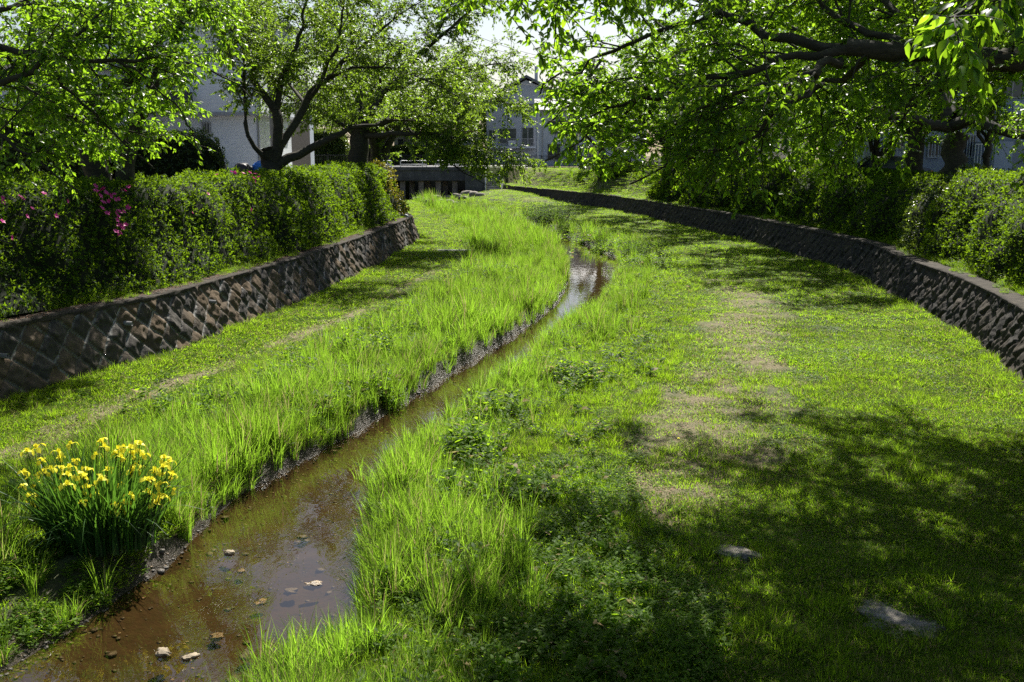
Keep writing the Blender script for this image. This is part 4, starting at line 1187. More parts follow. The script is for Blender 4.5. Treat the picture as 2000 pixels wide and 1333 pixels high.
# iris position, kept free of other plants
IR = pg(200, 1065)
def near_iris(x, y, r=.85): return ((x - IR[0]) / 1.0) ** 2 + ((y - IR[1]) / .8) ** 2 < r ** 2

# lawn
lawn_meshes = [tuft_mesh("lawn_tuft", 'grass', 95, .025, .095, .22, .0046, 1.3, 400 + i, segs=2) for i in range(4)]
lawn_meshes += [weed_mesh("clover_tuft", 24, .035, .2, .042, 410 + i, 'weed', wide=1.4, per=2) for i in range(2)]
x, y = sample(100000, 6.5, 98, rg, 1.9)
ok = inside(x, y)
bl, br = SL(y) - x, x - SR(y)
ok &= (bl > .75) | (br > .55)
sp_ = soilpatch(x, y) + worn(x, y) * .62 + pathl(x, y) * 1.2 + (fbm(x * 1.1, y * 1.1, 71) - .5) * .7 + (fbm(x * 4, y * 4, 74) - .5) * .7
ok &= rg.random(len(x)) < 1 - np.clip((sp_ - .22) * 1.6, 0, .87)
ok &= ~near_iris(x, y) & ~((y < 10.6) & (bl > 0) & (bl < 2.6))
x, y = x[ok], y[ok]
xe = rg.uniform(-1, 14, 4500); ye = rg.uniform(58, 99, 4500); oke = (dr(xe, ye) > .6) & (dr(xe, ye) < 9)
x = np.concatenate([x, xe[oke]]); y = np.concatenate([y, ye[oke]])
sc_ = np.clip(y / 14, 1, 3.5) * rg.uniform(.7, 1.25, len(x)) 
edge = np.minimum(np.abs(dl(x, y)), np.abs(dr(x, y)))
sc_ = sc_ * (1 + .9 * np.exp(-edge * 1.6))
sc_ *= .75 + .6 * fbm(x * .9, y * .9, 72)
scatter("lawn_grass", "short mown grass and clover covering the creek side lawn", np.stack([x, y, H(x, y) - .005], -1), rg.uniform(0, 6.28, len(x)), np.minimum(sc_, 3.0),
        np.clip(.1 + .95 * fbm(x * .5, y * .5, 73) + rg.normal(size=len(x)) * .15, 0, 1), lawn_meshes, zscale=np.minimum(sc_, 1.0 + .8 * np.exp(-edge * 1.6)) * (.55 + .9 * fbm(x * 1.3, y * 1.3, 76)))

# medium rough grass at the feet of the walls and along the banks
mid_meshes = [tuft_mesh("rough_tuft", 'grass', 60, .08, .24, .13, .0042, 1.1, 430 + i, segs=3) for i in range(4)]
x, y = sample(52000, 6.5, 96, rg, 1.55)
bl, br = SL(y) - x, x - SR(y)
d1, d2 = dl(x, y), dr(x, y)
e1 = np.minimum(np.abs(d1 + .05), np.abs(d2 + .05))
pw = np.exp(-(e1 / .55) ** 2) * .95
pb = np.where((bl > .2) & (bl < wL_(y) + .7), .6, 0) + np.where((br > .15) & (br < wR_(y) + .8), .75, 0)
ptch = sstep(.58, .7, fbm(x * .7, y * .7, 81)) * .35
lf = np.where((bl > 0) & (bl > wL_(y)), .18, 0)
ok = inside(x, y) & ((bl > .15) | (br > .12)) & (rg.random(len(x)) < np.where((y < 10.4) & (bl > 0) & (bl < 2.6), .06, np.maximum(np.maximum(pw, pb), np.maximum(ptch, lf))) * (1 - np.clip(np.maximum(soilpatch(x, y), pathl(x, y)) * 1.5, 0, .97))) & ~near_iris(x, y)
x, y = x[ok], y[ok]
scatter("rough_grass", "longer rough grass along the wall feet and stream banks", np.stack([x, y, H(x, y) - .01], -1), rg.uniform(0, 6.28, len(x)), np.clip(y / 20, 1, 2.0) * rg.uniform(.6, 1.3, len(x)),
        np.clip(.0 + 1.0 * fbm(x * .6, y * .6, 83) + rg.normal(size=len(x)) * .15, 0, 1), mid_meshes, zscale=rg.uniform(.35, 1.2, len(x)))

# tall grass on both banks
tall_meshes = [tuft_mesh("tall_tuft", 'tall', 34, .3, .72, .12, .0068, .75, 450 + i, segs=5) for i in range(3)]
tall_meshes += [tuft_mesh("reed_tuft", 'tall', 26, .4, .85, .09, .0095, .5, 455 + i, segs=5) for i in range(2)]
tall_meshes += [tuft_mesh("arching_tuft", 'tall', 40, .25, .6, .14, .005, 1.3, 458, segs=6)]
x, y = sample(46000, 6.8, 92, rg, 1.35)
bl, br = SL(y) - x, x - SR(y)
nzl = fbm(x * .45, y * .45, 91)
pl = np.where((bl > .04) & (bl < wL_(y)), sstep(.0, .2, bl + .06) * (1 - sstep(.75, 1.0, bl / wL_(y) + (nzl - .5) * .5)), 0)
prr = np.where((br > .0) & (br < wR_(y)), (1 - sstep(.35, .8, br / wR_(y) + (nzl - .5) * .7)) * .75, 0)
front_l = (y < 10.3) & (bl > 0)           # low plants there instead
gap = (y > 7.9) & (y < 9.3) & (br > 0) & (br < .7)
ok = inside(x, y) & (rg.random(len(x)) < np.maximum(pl, prr) * (1 - np.clip(pathl(x, y) * 2.2, 0, 1))) & ~near_iris(x, y, 1.05) & ~(front_l & (rg.random(len(x)) < .93)) & ~gap
x, y = x[ok], y[ok]
ht = .2 + 1.2 * fbm(x * .75, y * .75, 93) + .45 * sstep(.6, .72, fbm(x * .5, y * .5, 97))
ht *= np.where(x > SR(y), .82, 1.0)
pt_tall = np.stack([x, y, H(x, y) - .02], -1)
sc_tall = ht * rg.uniform(.7, 1.2, len(x)) * np.clip(y / 40, 1, 1.25)
ti_tall = np.clip(-.25 + 1.5 * fbm(x * .5, y * .5, 95) + rg.normal(size=len(x)) * .15, 0, 1)
# the clump leaning over the water at the bottom edge, and spurs along the right bank
cx, cy = [], []
for u, v, r_, k in [(600, 1330, .42, 60), (680, 1330, .4, 40), (790, 950, .4, 50), (790, 1010, .35, 40), (815, 905, .35, 30), (985, 770, .5, 40), (1110, 660, .5, 40), (560, 1390, .5, 40), (900, 850, .3, 16)]:
    p = spt(u, v)
    cx += list(p[1] + rg.normal(size=k) * r_ * .6); cy += list(p[0] + rg.normal(size=k) * r_ * .6)
cx, cy = np.array(cx), np.array(cy)
pt_tall = np.concatenate([pt_tall, np.stack([cx, cy, np.maximum(H(cx, cy), wz(cy) - .06)], -1)])
sc_tall = np.concatenate([sc_tall, rg.uniform(.6, .95, len(cx))]); ti_tall = np.concatenate([ti_tall, rg.uniform(.5, 1, len(cx))])
scatter("tall_grass", "tall bright grass filling both banks of the stream", pt_tall, rg.uniform(0, 6.28, len(pt_tall)), sc_tall, ti_tall, tall_meshes)

# broad leaved weeds
clx, cly = [], []
for u, v, r_, k in [(680, 690, 1.0, 90), (770, 660, .9, 80), (400, 800, .8, 70), (580, 750, .6, 40), (950, 545, 1.0, 60), (720, 760, .5, 30), (930, 905, .5, 60), (1000, 985, .5, 60), (1120, 745, .6, 60), (960, 820, .4, 40), (905, 985, .35, 40), (880, 1130, .45, 60), (1250, 520, 1.0, 50), (1190, 480, 1.2, 60), (1150, 462, 1.2, 60), (1100, 450, 1.2, 50), (860, 610, 1.0, 50), (620, 800, .5, 40)]:
    p = pg(u, v); clx += list(p[0] + rg.normal(size=k) * r_ * .55); cly += list(p[1] + rg.normal(size=k) * r_ * .8)
clx, cly = np.array(clx), np.array(cly)
weed_meshes = [weed_mesh("weed_tuft", 5, .28, .12, .085, 470 + i, wide=1.0, per=9) for i in range(2)] + [weed_mesh("mugwort_tuft", 7, .42, .14, .075, 475, wide=1.2, per=12), weed_mesh("dock_tuft", 3, .16, .06, .15, 476, wide=1.5, per=5)]
x, y = sample(15000, 6.8, 80, rg, 1.6)
bl, br = SL(y) - x, x - SR(y)
nzw = fbm(x * .5, y * .5, 101)
p_ = np.where((br > .3) & (br < wR_(y) + .5), .75 * sstep(.35, .6, nzw + .1), 0) + np.where((bl > .4) & (bl < wL_(y) + .3), .85 * sstep(.42, .56, nzw), 0)
ok = inside(x, y) & (rg.random(len(x)) < p_) & ~near_iris(x, y, 1.1) & ~((y < 10.3) & (bl > 0))
x, y = np.concatenate([x[ok], clx]), np.concatenate([y[ok], cly])
wsc = rg.uniform(.5, 1.15, len(x)) * (.7 + .5 * fbm(x, y, 103)); wsc[-len(clx):] *= 1.5
scatter("weeds", "broad leaved green weeds growing among the bank grass", np.stack([x, y, H(x, y) - .01], -1), rg.uniform(0, 6.28, len(x)), wsc,
        rg.random(len(x)), weed_meshes)

hb = (2.3, 62.0, groundz(2.3, 62.0))
o = link("bush", weed_mesh("bush", 420, 1.2, 1.7, .16, 499, mat='dark_leaf', wide=1.0, per=9), None, (hb[0], hb[1], hb[2] - .05))
tag(o, "dark green leafy bush on the stream bank in the far middle", "bush")
hb = hit(1225, 505)
o = link("bush", weed_mesh("bush", 160, .8, .9, .13, 498, mat='dark_leaf', wide=1.0, per=8), None, (hb[0] + .6, hb[1], groundz(hb[0] + .6, hb[1]) - .05))
tag(o, "low leafy bush on the right bank beside the shaded bend of the stream", "bush")
# low leafy cover on the muddy front left bank and both verges
cover_meshes = [weed_mesh("cover_tuft", 14, .12, .13, .06, 480 + i, wide=.8, per=6) for i in range(3)]
x, y = sample(30000, 6.8, 60, rg, 2.0)
bl, br = SL(y) - x, x - SR(y)
p_ = np.where((bl > .85 + .9 * (fbm(x * 1.5, y * 1.5, 110) - .5)) & (bl < 3.4) & (y < 10.8), .95, 0) + np.where((bl > .15) & (bl < .6), .35, 0) + np.where((br > .1) & (br < 3.5) & (y < 14), .55 * sstep(.4, .6, fbm(x * .8, y * .8, 111)), 0)
ok = inside(x, y) & (rg.random(len(x)) < p_)
x, y = x[ok], y[ok]
scatter("ground_cover", "low leafy ground cover over the muddy bank edge", np.stack([x, y, H(x, y) - .005], -1), rg.uniform(0, 6.28, len(x)), rg.uniform(.6, 1.4, len(x)), rg.random(len(x)), cover_meshes)

# bank undergrowth behind both walls
x = rg.uniform(-1, 1, 16000); y = rg.uniform(9, 90, 16000)
sd_ = rg.random(16000) < .45
dd = np.where(sd_, rg.uniform(.7, 1.3, 16000), np.where(y > 60, rg.uniform(.8, 7, 16000), rg.uniform(.8, 1.7, 16000)))
x = np.where(sd_, XL(y) - dd * np.sqrt(1 + ddx(XL, y) ** 2), XR(y) + dd * np.sqrt(1 + ddx(XR, y) ** 2))
ok = ~(sd_ & (y > 56))
x, y = x[ok], y[ok]
ye = rg.uniform(12, 60, 1500); se = rg.random(1500) < .5; de = rg.uniform(.42, .85, 1500)
xe = np.where(se, XL(ye) - de * np.sqrt(1 + ddx(XL, ye) ** 2), XR(ye) + de * np.sqrt(1 + ddx(XR, ye) ** 2))
oke = (fbm(ye * .8, xe * 0 + se, 130) > .5) & ~(se & (ye > 50))
x = np.concatenate([x, xe[oke]]); y = np.concatenate([y, ye[oke]])
scatter("bank_undergrowth", "shaded undergrowth on the bank between the wall tops and the hedges", np.stack([x, y, np.maximum(H(x, y), np.where((dl(x, y) < .9) & (dr(x, y) < .9), WTOP + .02, -9)) - .01], -1), rg.uniform(0, 6.28, len(x)), rg.uniform(.5, 1.1, len(x)) * np.where((dl(x, y) < .86) & (dr(x, y) < .86), .6, 1), rg.random(len(x)) * .7,
        [mid_meshes[0], mid_meshes[1], cover_meshes[0], weed_meshes[0]])

# fallen leaves on the lawn and the wall tops
x, y = sample(9000, 7, 50, rg, 2.0)
ok = inside(x, y) & (x > SR(y) + .6)
x, y = x[ok], y[ok]
yy = rg.uniform(12, 50, 3000); xx = XL(yy) - rg.uniform(.45, 1.0, 3000)
pts = np.concatenate([np.stack([x, y, H(x, y) + .02], -1), np.stack([xx, yy, np.maximum(H(xx, yy), WTOP + .03) + .01], -1)])
def litter_mesh(seed):
    r_ = np.random.default_rng(seed)
    V, tri, q, a_, b_ = leaves(r_.normal(size=(5, 3)) * np.array([.1, .1, .004]), r_.normal(size=(5, 3)) * np.array([1, 1, .15]), np.array([[0, 0, 1.]] * 5) + r_.normal(size=(5, 3)) * .2, r_.uniform(.03, .055, 5), T2)
    return mesh_from("litter", V, [tri], M['litter'])
scatter("fallen_leaves", "brown fallen leaves and petals strewn on the lawn and the wall tops", pts, rg.uniform(0, 6.28, len(pts)), rg.uniform(.6, 1.2, len(pts)), rg.random(len(pts)), [litter_mesh(1), litter_mesh(2)])

# ------------------------------------------------------------------ rocks
def rock_mesh(sx, sy, sz, seed, mat, flat=.4, sub=3, rough=.35):
    import bmesh
    bm = bmesh.new()
    bmesh.ops.create_icosphere(bm, subdivisions=sub, radius=1)
    V = np.array([v.co[:] for v in bm.verts])
    n1 = fbm(V[:, 0] * 1.3 + 5 + V[:, 2], V[:, 1] * 1.3 + V[:, 2] * .7 + seed, seed, 3) - .5
    n2 = fbm(V[:, 0] * 4 + V[:, 2] * 2, V[:, 1] * 4 - V[:, 2] * 3, seed + 3, 3) - .5
    n3 = np.abs(fbm(V[:, 0] * 2.5 + V[:, 2] + seed, V[:, 1] * 2.5 + V[:, 2] * 2, seed + 9, 4) - .5)
    V = V * (1 + n1[:, None] * rough * 2.6 + n2[:, None] * rough * .8 - n3[:, None] * rough * 1.6)
    V[:, 2] = np.where(V[:, 2] > flat, flat + (V[:, 2] - flat) * .25, V[:, 2])
    V *= np.array([sx, sy, sz])
    for v, c in zip(bm.verts, V): v.co = c
    me = bpy.data.meshes.new("rock"); bm.to_mesh(me); bm.free()
    me.materials.append(M[mat])
    me.polygons.foreach_set("use_smooth", np.ones(len(me.polygons), bool))
    return me
def rock(u, v, sx, sy, sz, seed, mat, label, sink=.3, water_=False, rz=0, name="rock", cat="rock", zoff=0):
    p = pg(u, v)
    if water_:
        q = spt(u, v); x_, y_ = q[1], q[0]; z_ = float(wz(y_)) + zoff
    else:
        x_, y_ = p[0], p[1]; z_ = groundz(x_, y_) + zoff
    o = link(name, rock_mesh(sx, sy, sz, seed, mat, sub=4, rough=.5), None, (x_, y_, z_ - sz * sink + 0))
    o.rotation_euler = (0, 0, rz)
    return tag(o, label, cat)
rock(1442, 1102, .30, .17, .14, 1, 'rock', "pale flat rock in the lawn at the edge of the tree shade", .1, rz=-.4)
rock(1745, 1232, .40, .62, .16, 2, 'rock', "largest flat grey rock sunk in the shaded lawn at lower right", .25, rz=.6)
rock(1200, 1096, .16, .14, .08, 3, 'rock', "small flat pale rock in the shade beside the worn path", .1)
rock(1400, 1225, .45, .22, .10, 4, 'rock', "long low brownish rock sunk in the shaded lawn", .4, rz=-.3)
rock(1980, 1318, .2, .2, .12, 9, 'rock', "dark rock at the bottom right corner of the lawn", .2)
rock(320, 1275, .075, .065, .07, 5, 'pale_stone', "hollow pale stone standing in the water at the bottom left", .1, True, name="stone", cat="stone")
rock(372, 1284, .085, .06, .05, 6, 'pale_stone', "smooth oval stone standing just right of the hollow pale one", .1, True, rz=.5, name="stone", cat="stone")
rock(447, 1081, .07, .05, .06, 7, 'pale_stone', "jagged pale stone poking out of the water below the irises", .0, True, name="stone", cat="stone")
rock(611, 1140, .10, .06, .05, 8, 'rock_wet', "wet brown stone at the surface in mid stream", .35, True, name="stone", cat="stone")
rock(846, 835, .07, .05, .05, 10, 'rock', "round grey stone in the stream by the right bank grass", .1, True, name="stone", cat="stone")
rock(420, 992, .10, .06, .05, 11, 'pale_stone', "white stone at the water edge right of the irises", -.1, True, name="stone", cat="stone")
rock(396, 1004, .12, .05, .05, 12, 'rock', "flat grey stone beside the white one at the water edge", -.1, True, rz=.6, name="stone", cat="stone")
for i, (u, v, s_, lab) in enumerate([(565, 1140, .07, "submerged ochre stone left of the wet brown one"), (510, 1160, .06, "submerged olive stone near the lower left reflection"), (640, 1205, .07, "submerged grey stone below the wet brown one"),
                                 (420, 1225, .06, "submerged round stone above the oval stone"), (480, 1262, .07, "dark submerged stone right of the oval stone"), (470, 1100, .05, "pale submerged pebble beside the jagged stone"),
                                 (590, 1035, .05, "small ochre stone under shallow water up stream of the jagged one"), (560, 1290, .08, "brown submerged stone by the bottom grass clump"), (455, 1310, .07, "flat submerged stone at the bottom edge")]):
    rock(u, v, s_ * 1.2, s_, s_ * .6, 20 + i, 'rock_wet' if i % 2 else 'mud_stone', lab, 0, True, rz=i, name="submerged_stone", cat="stone", zoff=-.10)

rx, ry = [], []
for u, v, a_, b_ in [(1442, 1102, .32, .2), (1745, 1232, .5, .55), (1200, 1096, .2, .17), (1400, 1225, .45, .25), (1980, 1318, .25, .22)]:
    p = pg(u, v); th_ = rg.uniform(0, 6.28, 26)
    rx += list(p[0] + np.cos(th_) * a_ * 1.05 + rg.normal(size=26) * .04); ry += list(p[1] + np.sin(th_) * b_ * 1.05 + rg.normal(size=26) * .04)
rx, ry = np.array(rx), np.array(ry)
scatter("rock_edge_grass", "rough grass growing around the flat rocks of the lawn", np.stack([rx, ry, H(rx, ry)], -1), rg.uniform(0, 6.28, len(rx)), rg.uniform(.5, .9, len(rx)), rg.random(len(rx)), mid_meshes)
# gravel along the water line
gr_me = [rock_mesh(.035, .028, .02, 60 + i, m_, sub=1) for i, m_ in enumerate(['rock_wet', 'mud_stone', 'mud_stone', 'mud_stone', 'mud_stone'])]
y = 7 + (55 - 7) * rg.random(4500) ** 1.7
sd_ = rg.random(4500) < .5
x = np.where(sd_, SL(y) - rg.normal(.1, .2, 4500), SR(y) + rg.normal(.06, .2, 4500))
x2_ = rg.uniform(0, 1, 1500); y2_ = 7 + 30 * rg.random(1500) ** 1.5; x = np.concatenate([x, SL(y2_) + (SR(y2_) - SL(y2_)) * x2_]); y = np.concatenate([y, y2_])
scatter("gravel", "small wet gravel and pebbles along the water line and stream bed", np.stack([x, y, H(x, y) + .0], -1), rg.uniform(0, 6.28, len(x)), rg.uniform(.25, 1.0, len(x)) * (1 + 1.2 * (rg.random(len(x)) < .05)), rg.random(len(x)), gr_me)

# stepped rocks in front of the far bridge
RK = [(817, 392, .9, .5), (832, 396, .8, .5), (852, 391, 1.0, .6), (858, 384, 1.0, .6), (868, 380, 1.0, .7), (884, 379, .9, .6), (899, 377, .8, .6), (912, 381, .9, .5), (925, 384, .9, .5), (938, 385, .7, .4),
      (876, 390, .8, .6), (893, 388, .7, .5), (862, 398, .9, .5), (877, 400, .8, .5), (842, 401, .8, .5), (905, 391, .7, .5), (889, 404, .5, .4)]
order_ = {k: i for i, k in enumerate(sorted(range(len(RK)), key=lambda q: RK[q][0]))}
ords = ['leftmost', 'second', 'third', 'fourth', 'fifth', 'sixth', 'seventh', 'eighth', 'ninth', 'tenth', 'eleventh', 'twelfth', 'thirteenth', 'fourteenth', 'fifteenth', 'sixteenth', 'rightmost']
words = ["leftmost low", "second low", "tall", "blocky", "high ridge", "topmost", "upper ridge", "upper right", "right ridge", "rightmost"]
for i, (u, v, a, b) in enumerate(RK):
    p = hit(u, v)
    o = link("boulder", rock_mesh(a * .75, b * .8, .42 + .1 * (i % 3), 80 + i, 'rock', sub=2, rough=.4), None, (p[0], p[1], p[2] + .12))
    o.rotation_euler = (0, 0, i * 1.3)
    wd = ords[order_[i]]
    tag(o, "grey boulder, " + (wd if wd.endswith("most") else wd + " from the left") + " in the stepped rock weir before the far bridge", "boulder", "boulders of the rock weir before the far bridge")

# a dandelion on the worn lawn
dp = hit(1325, 868)
o = empty("dandelion", dp, "single yellow dandelion on the worn lawn beside the stream", "flower")
V, tri, quad, _, _ = leaves(np.zeros((16, 3)) + np.array([0, 0, .09]), np.array([(math.cos(k * .39), math.sin(k * .39), .25 + .5 * (k % 2)) for k in range(16)]), np.array([[0, 0, 1.]] * 16), np.full(16, .025), (T2[0] * np.array([1, 1.2, 1]), T2[1], []))
link("flower_head", mesh_from("flower_head", V, [tri], M['yellow']), o)
MB().tube([(dp[0], dp[1], dp[2] - .01), (dp[0] + .01, dp[1], dp[2] + .09)], .002, 4).build("stem", M['iris'], o)

# ------------------------------------------------------------------ iris clump
def iris():
    rng = np.random.default_rng(9)
    z = groundz(IR[0], IR[1])
    o = empty("iris_clump", (IR[0], IR[1], z), "clump of yellow flag irises in bloom on the muddy left bank", "flowers")
    n = 850
    a = rng.uniform(0, 6.28, n); rr = np.sqrt(rng.random(n))
    bx, by = np.cos(a) * rr * .62, np.sin(a) * rr * .42
    h = rng.uniform(.7, 1.32, n) * (1 - .15 * rr)
    ln = rng.uniform(.05, .55, n) * (.4 + rr) ; az = a + rng.normal(size=n) * .5
    flop = rng.random(n) < .06; ln = np.where(flop, .9, ln)
    segs = 7; t = np.linspace(0, 1, segs + 1)[None]
    out = (h * ln)[:, None] * t ** 2.1; up = h[:, None] * (t - .25 * ln[:, None] * t ** 2) - (flop * .35 * h)[:, None] * t ** 4
    cx = bx[:, None] + np.cos(az)[:, None] * out; cy = by[:, None] + np.sin(az)[:, None] * out
    wv = .0125 * rng.uniform(.7, 1.3, n)[:, None] * np.clip((1 - t ** 3.0), .02, 1)
    tw = rng.uniform(0, 6.28, n); wx, wy = np.cos(tw)[:, None] * wv, np.sin(tw)[:, None] * wv
    V = np.stack([np.stack([cx - wx, cy - wy, up], -1), np.stack([cx + wx, cy + wy, up], -1)], 2).reshape(n, -1, 3)
    k = (segs + 1) * 2
    q = np.array([(2 * i, 2 * i + 1, 2 * i + 3, 2 * i + 2) for i in range(segs)])
    F = ((np.arange(n) * k)[:, None, None] + q[None]).reshape(-1, 4)
    link("blades", mesh_from("blades", V.reshape(-1, 3), [F], M['iris'], {"tint": ('FACE', np.repeat(rng.random(n), segs))}), o)
    # flower: three broad falls, three small standards
    P, D, U, S = [], [], [], []
    for j in range(3):
        a_ = j * 2.094
        P.append((0, 0, 0)); D.append((math.cos(a_), math.sin(a_), .25)); U.append((0, 0, 1)); S.append(.05)
        P.append((math.cos(a_) * .045, math.sin(a_) * .045, .01)); D.append((math.cos(a_) * .55, math.sin(a_) * .55, -1)); U.append((math.cos(a_), math.sin(a_), .5)); S.append(.058)
        P.append((0, 0, .0)); D.append((math.cos(a_ + 1) * .4, math.sin(a_ + 1) * .4, 1)); U.append((math.cos(a_), math.sin(a_), 0)); S.append(.042)
    V, tri, quad, _, _ = leaves(np.array(P, float), np.array(D), np.array(U, float), np.array(S), (T6[0] * np.array([1, 1.75, 1]), T6[1], T6[2]))
    fm = mesh_from("flower", V, [tri, quad], M['yellow'])
    st = MB()
    for i in range(78):
        a = rng.uniform(0, 6.28); r_ = math.sqrt(rng.random())
        x_, y_ = math.cos(a) * r_ * .9, math.sin(a) * r_ * .55
        hh = rng.uniform(.5, 1.0) + .12 * (y_ > 0)
        f = link("flower", fm, o); f.location = (x_, y_, hh)
        f.rotation_euler = (rng.normal() * .35, rng.normal() * .35, rng.uniform(0, 6.28)); s_ = rng.uniform(.95, 1.4); f.scale = (s_, s_, s_)
        st.tube([(x_ * .7, y_ * .7, 0), (x_ * .85, y_ * .85, hh * .5), (x_, y_, hh)], .005, 4, False)
    me = st.build("stems", M['iris'], None); me.parent = o
iris()

# ------------------------------------------------------------------ far bridge
BY = 100.0
def bx(u, D=BY): return (u - 1000) / F_PX * D / CT * 1.0 * (CT) 
br_ = empty("bridge", (-8.3, BY, -2.6), "dark concrete road bridge crossing the far end of the lawn", "bridge")
mb = MB(); mb.box(-14.5, -3.9, BY, BY + 10.5, -1.28, 0.02); mb.box(-14.5, -3.6, BY - .12, BY + .25, -.28, .06); mb.build("deck", M['concrete_dark'], br_, bevel=.02)
for u, yy in [(789, 0), (807, 1.6), (825, 0), (838, 1.6), (858, 0), (871, 1.6), (890, 0)]:
    X = (u - 1000) / F_PX * (BY + .6 + yy)
    mb = MB(); mb.box(X - .26, X + .26, BY + .35 + yy, BY + .85 + yy, -3.6, -1.284); mb.box(X - .3, X + .3, BY + .32 + yy, BY + .88 + yy, -1.36, -1.2845)
    mb.build("pier", M['pier'], br_, bevel=.03)
mb = MB(); mb.box(-14.6, -12.25, BY - 1.2, BY + 10, -3.4, -1.3); mb.build("abutment", M['concrete_dark'], br_)
# wing wall right of the opening
ww = MB()
ww.prism([(-4.6, -3.2), (-2.62, -3.2), (-2.62, -1.6), (-2.9, -.3), (-3.4, -.12), (-4.6, -.12)], 'y', BY - 1.1, BY - .125)
o = ww.build("wing_wall", M['concrete_dark'], None, bevel=.03, origin=(-3.6, BY - .6, -2.6)); tag(o, "sloping dark concrete wing wall between the bridge opening and the steps", "wall")
# steps
sp = empty("steps", (-1.75, 98.5, -2.5), "flight of concrete steps climbing from the far lawn to the road", "steps")
ns = 13
for i in range(ns):
    y0_ = 97.6 + i * .28
    mb = MB(); z0_ = -2.55 + i * .2
    mb.box(-2.45, -1.1, y0_, y0_ + (.34 if i < ns - 1 else .8), z0_ - .5, z0_ + .17); mb.build("step", M['pale_stone' if 0 else 'concrete'], sp, bevel=.012)
mb = MB(); mb.tube([(-2.56, 97.5, -2.5), (-2.56, 97.5, -1.5), (-2.56, 101.2, 1.0), (-2.56, 101.2, 0.1)], .045, 8); mb.tube([(-2.56, 99.3, -1.3), (-2.56, 99.3, -.3)], .04, 8)
mb.build("handrail", M['white_paint'], sp, smooth=True)
mb = MB(); mb.prism([(97.4, -3), (101, -3), (101, .05), (97.4, -2.2)], 'x', -1.08, -.85); mb.build("side_wall", M['concrete_dark'], sp)

def guard_pipe(x0, x1, y_, z_, label):
    o = empty("guard_rail", ((x0 + x1) / 2, y_, z_), label, "railing", "white pipe rails along the bridge kerb")
    h_ = .62; r_ = .035; c = .16
    P = [(x0, y_, z_ - .05), (x0, y_, z_ + h_ - c)]
    for k in range(1, 6):
        a = k / 6 * math.pi / 2; P.append((x0 + c - c * math.cos(a), y_, z_ + h_ - c + c * math.sin(a)))
    P += [(x0 + c, y_, z_ + h_), (x1 - c, y_, z_ + h_)]
    for k in range(1, 6):
        a = k / 6 * math.pi / 2; P.append((x1 - c + c * math.sin(a), y_, z_ + h_ - c + c * math.cos(a)))
    P += [(x1, y_, z_ + h_ - c), (x1, y_, z_ - .05)]
    MB().tube(P, r_, 8).build("frame_pipe", M['white_paint'], o, smooth=True)
    MB().tube([(x0, y_, z_ + .25), (x1, y_, z_ + .25)], .028, 8).build("cross_pipe", M['white_paint'], o, smooth=True)
    MB().tube([(x1 - .4, y_, z_ + .0), (x1 - .4, y_, z_ + h_)], .03, 8).build("post", M['white_paint'], o, smooth=True)
pxs = lambda u, D: (u - 1000) / F_PX * D
guard_pipe(pxs(853, 100.4), pxs(903, 100.4), 100.12, .06, "rightmost white pipe rail on the bridge edge")
guard_pipe(pxs(786, 100.4), pxs(836, 100.4), 100.12, .06, "middle white pipe rail on the bridge edge, partly behind leaves")
guard_pipe(pxs(721, 100.4), pxs(769, 100.4), 100.12, .06, "leftmost white pipe rail on the bridge edge beside the tree trunks")

def bar_fence(P, z_fn, h_, label, gap=.14, name="bar_fence", mat='black_metal', top=.03):
    P = [np.array(p, float) for p in P]
    c = sum(P) / len(P)
    o = empty(name, (c[0], c[1], z_fn(c[0], c[1])), label, "fence")
    bars = MB(); rails = MB()
    for a, b in zip(P[:-1], P[1:]):
        L = np.linalg.norm(b - a); n = max(2, int(L / gap))
        za, zb = z_fn(*a), z_fn(*b)
        for hh in (h_, .1):
            rails.tube([(a[0], a[1], za + hh), (b[0], b[1], zb + hh)], top, 6)
        for i in range(n):
            t = (i + .5) / n; p = a * (1 - t) + b * t; z = za * (1 - t) + zb * t
            bars.tube([(p[0], p[1], z + .1), (p[0], p[1], z + h_)], .011, 4, False)
        npst = max(1, int(L / 2))
        for i in range(npst + 1):
            t = i / npst; p = a * (1 - t) + b * t; z = za * (1 - t) + zb * t
            MB().tube([(p[0], p[1], z - .1), (p[0], p[1], z + h_ + .05)], .04, 6).build("post", M[mat], o)
    bars.build("bars", M[mat], o); rails.build("rails", M[mat], o)
    return o
bar_fence([(-.6, 101.2), (2.8, 97.2), (6.5, 91), (12.2, 77)], lambda x, y: 0.0, 1.15, "black bar fence along the road right of the steps, before the white house")
bar_fence([(-14, 110.2), (-2, 110.2)], lambda x, y: 0.0, 1.15, "black bar fence on the far side of the bridge behind the white rails")
bar_fence([(-20, 72), (-11.5, 76)], lambda x, y: 0.0, 1.3, "dark bar fence seen past the tree trunks left of the bridge")

# road sheets
def sheet(name, poly, z, mat):
    n = len(poly)
    me = bpy.data.meshes.new(name); me.from_pydata([(p[0], p[1], z) for p in poly], [], [tuple(range(n))]); me.materials.append(mat)
    o = link(name, me); tag(o, kind='structure'); return o
sheet("road", [(-60, 111.2), (60, 111.2), (60, 117), (-60, 117)], .004, M['paving'])
sheet("road", [(17.2, 12), (21, 12), (21.5, 60), (17.5, 60)], .004, M['asphalt'])
sheet("road", [(-17.5, 36), (-12.2, 44), (-10.2, 56), (-14.2, 72), (-19, 72), (-19, 44)], .004, M['paving'])

# paving slab across the left grass path
p = pg(888, 492)
mb = MB(); zz = groundz(p[0], p[1])
mb.obox((p[0], p[1], zz - .05), 1.5, .45, .10, .03)
o = mb.build("paving_slab", M['paving'], None, bevel=.015, origin=(p[0], p[1], zz)); tag(o, "flat concrete slab laid across the grass path on the left bank", "slab")

